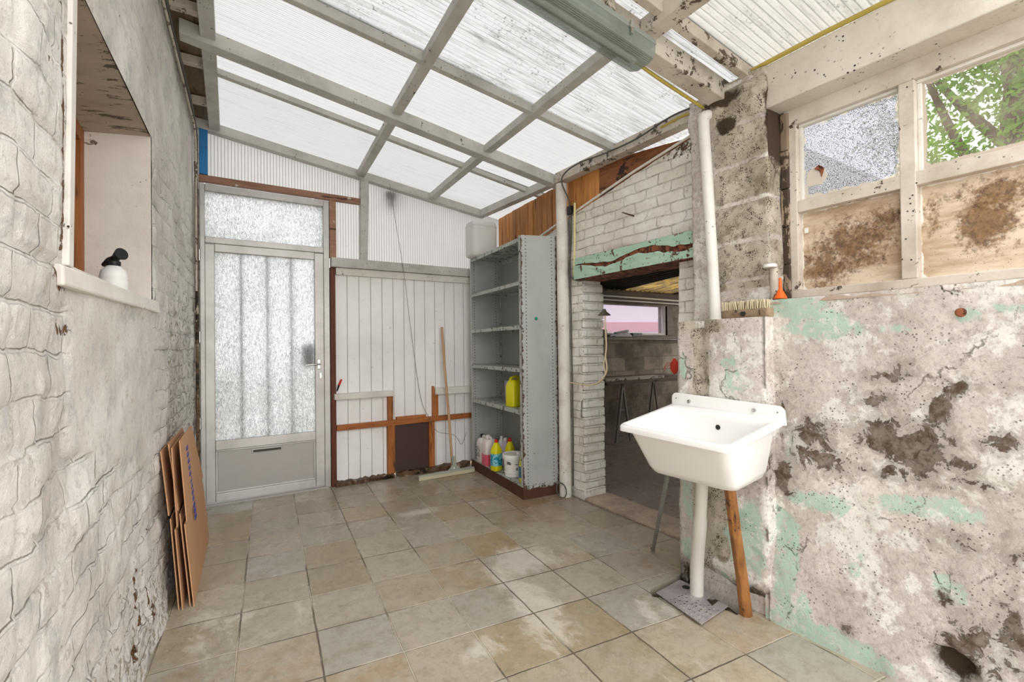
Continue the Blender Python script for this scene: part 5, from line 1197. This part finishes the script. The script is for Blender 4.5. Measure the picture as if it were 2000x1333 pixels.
# red netting on door jamb
rn = thing('red_net_bundle', 'small bundle of red netting hanging at right doorway jamb', 'netting', (2.53, 2.045, 1.10))
R = []
for k in range(9):
    z = -.045+k*.0125; r = (.006, .014, .018, .02, .021, .020, .018, .013, .006)[k]
    R.append([(r*1.1*math.cos(t)*(1+.18*math.sin(5*t+k)), r*1.3*math.sin(t)*(1+.18*math.cos(4*t+k)), z) for t in np.linspace(0, 2*math.pi, 17)[:-1]])
mb = MB(); mb.rings(R); mb.build('net', 'redrag', rn, smooth=60)
mb = MB()
for a in (.0, .3, .6): mb.tube(smooth_line([(0, .01, .01), (-.005, .035, .03-a*.03), (-.01, .06, .02-a*.05), (-.01, .075+a*.01, -.01-a*.03)], 4), .0015, 5)
mb.build('loose_thread', 'redrag', rn)

# ================================================================== SPRAY BOTTLE on left sill
sb = thing('pressure_sprayer', 'white pressure spray bottle with black head on left window sill', 'spray bottle', (-.315, 2.44, 1.474), 2.2)
mb = MB(); mb.lathe([(.040, 0), (.045, .008), (.046, .045), (.044, .06), (.046, .064), (.040, .09), (.022, .108), (.018, .112)], n=28); mb.build('tank', 'white', sb, smooth=40)
mb = MB(); mb.lathe([(.021, .108), (.023, .112), (.023, .126), (.018, .130)], n=20); mb.build('collar', 'black', sb, smooth=40)
mb = MB(); mb.tube([(-.012, 0, .137), (.03, 0, .133), (.065, 0, .118)], [.015, .012, .008], 12); mb.tube([(-.005, 0, .128), (-.01, 0, .140)], .012, 12); mb.build('spray_head', 'black', sb, smooth=40)
mb = MB(); mb.tube([(-.012, .0, .145), (-.050, .0, .153)], [.012, .024], 20); mb.build('pump_knob', 'black', sb, smooth=40)

# utility knife & wire on back wall
uk = thing('utility_knife', 'red and black utility knife tucked beside the dark red stud', 'knife', (.995, 4.535, .90))
mb = MB(); mb.tube([(-.012, -.01, -.045), (.006, -.012, .01)], [.006, .009], 8); mb.build('grip', 'black', uk)
mb = MB(); mb.tube([(.006, -.012, .01), (.028, -.012, .06)], [.010, .008], 8); mb.build('slider', 'red', uk)
mb = MB(); mb.tube(smooth_line([(1.46, 4.44, 2.80), (1.50, 4.45, 2.55), (1.60, 4.46, 1.95), (1.68, 4.50, 1.4), (1.78, 4.52, .75), (1.85, 4.47, .54), (1.93, 4.47, .40), (2.12, 4.47, .34), (2.20, 4.47, .24), (2.26, 4.47, .36)], 8), .0022, 6)
tag(mb.build('thin_wire', simple('thin_wire_dark', '7a7468', .6)), 'thin wire dangling down across the white boards', 'wire')

# ================================================================== OUTSIDE LAMP behind ribbed sheet
ol = thing('outdoor_lamp', 'blurred outdoor lamp seen through the ribbed sheet', 'lamp', (1.50, 4.585, 2.66))
mb = MB(); mb.box((-.045, .0, .03), (.06, .07, .11)); mb.build('bracket', simple('dark_lamp_metal', '4a4744', .6), ol, bevel=.006)
mb = MB(); mb.lathe([(.036, .03), (.042, .0), (.034, -.05), (.012, -.058)], (.01, .045, 0), 18); mb.build('shade', simple('dark_lamp_glass', '5a5653', .5), ol, smooth=40)

# ================================================================== SHED BEHIND THE DOORWAY
ws = struct(thing('wall_shed', None, None))
YS = 5.3; WX0, WX1, WzA, WzB = 4.84, 6.38, 1.39, 1.865
mb = MB(); mb.box((2.79, YS, -.05), (7.3, YS+.18, WzA)); mb.box((2.79, YS, WzB), (7.3, YS+.18, 2.3)); mb.box((2.79, YS, WzA), (WX0, YS+.18, WzB)); mb.box((WX1, YS, WzA), (7.3, YS+.18, WzB))
mb.box((7.15, 1.74, -.05), (7.3, YS, .8)); mb.box((7.15, 1.74, 2.05), (7.3, YS, 2.6)); mb.box((2.79, 1.70, -.05), (7.3, 1.80, 2.6)); mb.box((2.79, 3.05, -.05), (2.83, YS, 2.2))  # unseen far side left mostly open to let daylight into the shed
mb.build('shed_masonry', 'shedwall', ws)
cs = []
def shedroof(x0, x1, y0, y1, mat, name, amp=.018, pitch=.11):
    ys = np.linspace(y0, y1, 4); xs = np.arange(x0, x1+1e-6, pitch/8); U, V = np.meshgrid(xs, ys, indexing='ij'); n1, n2 = U.shape
    z = 2.36-.075*(V-1.8)+amp*np.sin(U/pitch*2*math.pi); pts = np.stack([U.ravel(), V.ravel(), z.ravel()], 1)
    i, j = np.meshgrid(np.arange(n1-1), np.arange(n2-1), indexing='ij'); a = (i*n2+j).ravel(); Fc = np.stack([a, a+n2, a+n2+1, a+1], 1)
    me = bpy.data.meshes.new(name); me.from_pydata(pts.tolist(), [], Fc.tolist()); me.materials.append(M[mat]); me.shade_smooth()
    o = bpy.data.objects.new(name, me); COL.objects.link(o); return o
tag(shedroof(2.75, 5.42, 1.72, 5.45, 'corr', 'shed_roof_sheet'), 'dark corrugated sheet over the shed beyond the doorway', 'roof sheet')
tag(shedroof(5.38, 6.6, 2.9, 5.45, 'amber', 'shed_roof_sheet'), 'amber mossy translucent sheet in the shed roof', 'roof sheet')
tag(shedroof(5.38, 6.6, 1.72, 2.92, 'corr', 'shed_roof_sheet'), 'dark corrugated sheet on window side of the amber sheet', 'roof sheet')
tag(shedroof(6.55, 7.35, 1.72, 5.45, 'corr', 'shed_roof_sheet'), 'dark corrugated sheet beyond the amber sheet', 'roof sheet')
mb = MB(); mb.box((2.83, YS-.12, 1.90), (7.15, YS-.002, 2.05)); tag(mb.build('shed_beam', 'darkwood', bevel=.004), 'dark timber beam above the shed window', 'beam')
sw = struct(thing('window_3', None, None))
mb = MB(); mb.box((WX0-.16, YS-.01, WzA), (WX0, YS+.09, WzB)); mb.box((WX1+.0, YS-.01, WzA), (WX1+.14, YS+.09, WzB)); mb.box((WX0, YS-.01, WzA-.035), (WX1, YS+.09, WzA)); mb.build('window_frame', 'darkwood', sw)
mb = MB(); mb.box((WX1-.04, YS+.02, WzA), (WX1, YS+.08, WzB)); mb.box((WX0, YS+.02, WzA), (WX1-.04, YS+.08, WzA+.03)); mb.build('inner_frame', 'ledge', sw)
mb = MB(); mb.box((WX0, YS+.045, WzA+.03), (WX1-.04, YS+.05, WzB)); mb.build('pane', 'dimmed', sw)
for z, r, lb in ((1.945, .013, 'upper pale pipe running above the shed window'), (1.890, .010, 'lower thin pale pipe just above the shed window'), (1.318, .007, 'thin pale pipe running below the shed window')):
    mb = MB(); mb.tube([(4.2, YS-.15, z+.02), (7.1, YS-.15, z)], r, 8); tag(mb.build('shed_pipe', 'pipe', smooth=50), lb, 'pipe')
mb = MB(); mb.box((4.6, YS-.20, 1.335), (6.9, YS-.005, 1.36)); tag(mb.build('shed_sill', 'darkwood'), 'dark timber sill below the shed window', 'sill')
mb = MB(); mb.hexa([(5.02, YS-.19, 1.362), (5.40, YS-.19, 1.362), (5.36, YS-.03, 1.362), (5.05, YS-.03, 1.362), (5.02, YS-.18, 1.38), (5.30, YS-.17, 1.44), (5.36, YS-.05, 1.41), (5.1, YS-.03, 1.39)])
mb.bar((5.1, YS-.1, 1.43), (5.35, YS-.12, 1.47), .06, .03)
tag(mb.build('crumpled_bag', simple('crumpled_white_plastic', 'dcdfe6', .4, var=.25, bumpd=.02), bevel=.01), 'crumpled white plastic bag on the shed sill', 'bag')
mb = MB(); mb.box((5.42, YS-.16, 1.362), (5.62, YS-.06, 1.42)); tag(mb.build('dark_box', 'black', bevel=.004), 'small dark box on the shed sill beside the crumpled bag', 'box')
mb = MB(); mb.box((4.86, YS-.12, 1.362), (4.93, YS-.05, 1.47)); tag(mb.build('small_tin', simple('tin_green', '6f7048', .5), bevel=.006), 'small olive tin at left end of the shed sill', 'tin')
# trestle table in the shed
tr = thing('trestle_table', 'trestle table with boards on top in the dark shed', 'table', (4.9, 4.75, 0))
mb = MB(); mb.box((-.75, -.38, .745), (1.2, .30, .775)); mb.build('table_top', 'darkwood', tr)
for xx in (-.42, .75):
    for yy in (-.30, .22):
        for sgn in (-1, 1):
            mb = MB(); mb.bar((xx, yy, .745), (xx+sgn*.13, yy, .0), .025, .025, upv=(0, 1, 0)); mb.build('leg', simple('dull_steel_leg', '8d8880', .5, .3) if 'legm' not in M else M['legm'], tr)
            M.setdefault('legm', bpy.data.materials['dull_steel_leg'])
    mb = MB(); mb.bar((xx-.055, -.30, .42), (xx+.055, -.30, .42), .02, .02); mb.build('stretcher', M['legm'], tr)
for i, (x0, x1, y0, y1, z, lb) in enumerate([(4.25, 5.35, 4.50, 4.72, .777, 'pale edged plank lying on front of the trestle table'), (4.45, 5.75, 4.74, 4.90, .777, 'second plank lying behind on the trestle table')]):
    mb = MB(); mb.box((x0, y0, z), (x1, y1, z+.03)); tag(mb.build('loose_plank', 'beamdirty' if i == 0 else 'darkwood', bevel=.003), lb, 'plank')
# neighbour's building outside the shed window
nb = thing('neighbour_building', 'pale rendered building with a pink band outside the shed window', 'building', (6.5, 8.2, -.12))
mb = MB(); mb.box((-5, 0, 0), (7, .3, 4.2)); mb.build('wall', 'render', nb)
mb = MB(); mb.hexa([(-5, -.04, 1.60), (7, -.04, 1.72), (7, 0, 1.72), (-5, 0, 1.60), (-5, -.04, 1.78), (7, -.04, 1.98), (7, 0, 1.98), (-5, 0, 1.78)]); mb.build('painted_band', 'pinkpaint', nb)
mb = MB(); mb.box((-5, -.06, 1.42), (7, 0, 1.50)); mb.build('ledge', 'ledge', nb)

# ================================================================== TREE outside the right window
tre = thing('tree', 'leafy green tree seen through the clear upper window pane', 'tree', (6.6, 1.2, -.12))
mb = MB(); tr_pts = [(0, 0, 0), (.05, .02, 1.2), (-.1, .05, 2.4), (-.05, .1, 3.4), (.1, .0, 4.8)]
mb.tube(smooth_line(tr_pts, 5), [.16-.005*k for k in range(21)], 12)
mb.build('trunk', 'bark', tre, smooth=60)
br_pts = [[(-.1, .05, 2.4), (-.5, .35, 3.2), (-.8, .6, 4.2)], [(-.08, .05, 2.7), (-.3, -.4, 3.4), (-.5, -.7, 4.2)], [(0, .1, 3.2), (.3, .6, 4.0), (.3, 1.0, 4.8)], [(-.05, .1, 3.0), (-.6, .0, 3.7), (-1.0, .1, 4.4)]]
for b in br_pts:
    mb = MB(); mb.tube(smooth_line(b, 5), [.06-.004*k for k in range(11)], 8); mb.build('branch', 'bark', tre, smooth=60)
rr = np.random.RandomState(8); V = []; Fc = []
cent = [(rr.uniform(-1.2, .6), rr.uniform(-1.3, 1.3), rr.uniform(3.1, 5.2)) for _ in range(60)]
for c in cent:
    for _ in range(260):
        p = np.array(c)+rr.normal(0, .19, 3); d = rr.normal(0, 1, 3); d /= np.linalg.norm(d); e = np.cross(d, rr.normal(0, 1, 3)); e /= np.linalg.norm(e)+1e-9
        l = rr.uniform(.025, .05); w = l*.42; n = np.cross(d, e)*l*.15; o = len(V)
        V += [tuple(p-d*l), tuple(p+e*w+n), tuple(p+d*l), tuple(p-e*w+n)]; Fc += [(o, o+1, o+2), (o, o+2, o+3)]
mb = MB(); mb.v = V; mb.f = Fc; mb.fm = [0]*len(Fc)
me = bpy.data.meshes.new('foliage'); me.from_pydata(V, [], Fc); me.materials.append(M['leaf']); o = bpy.data.objects.new('foliage', me); COL.objects.link(o); o.parent = tre; o['kind'] = 'stuff'
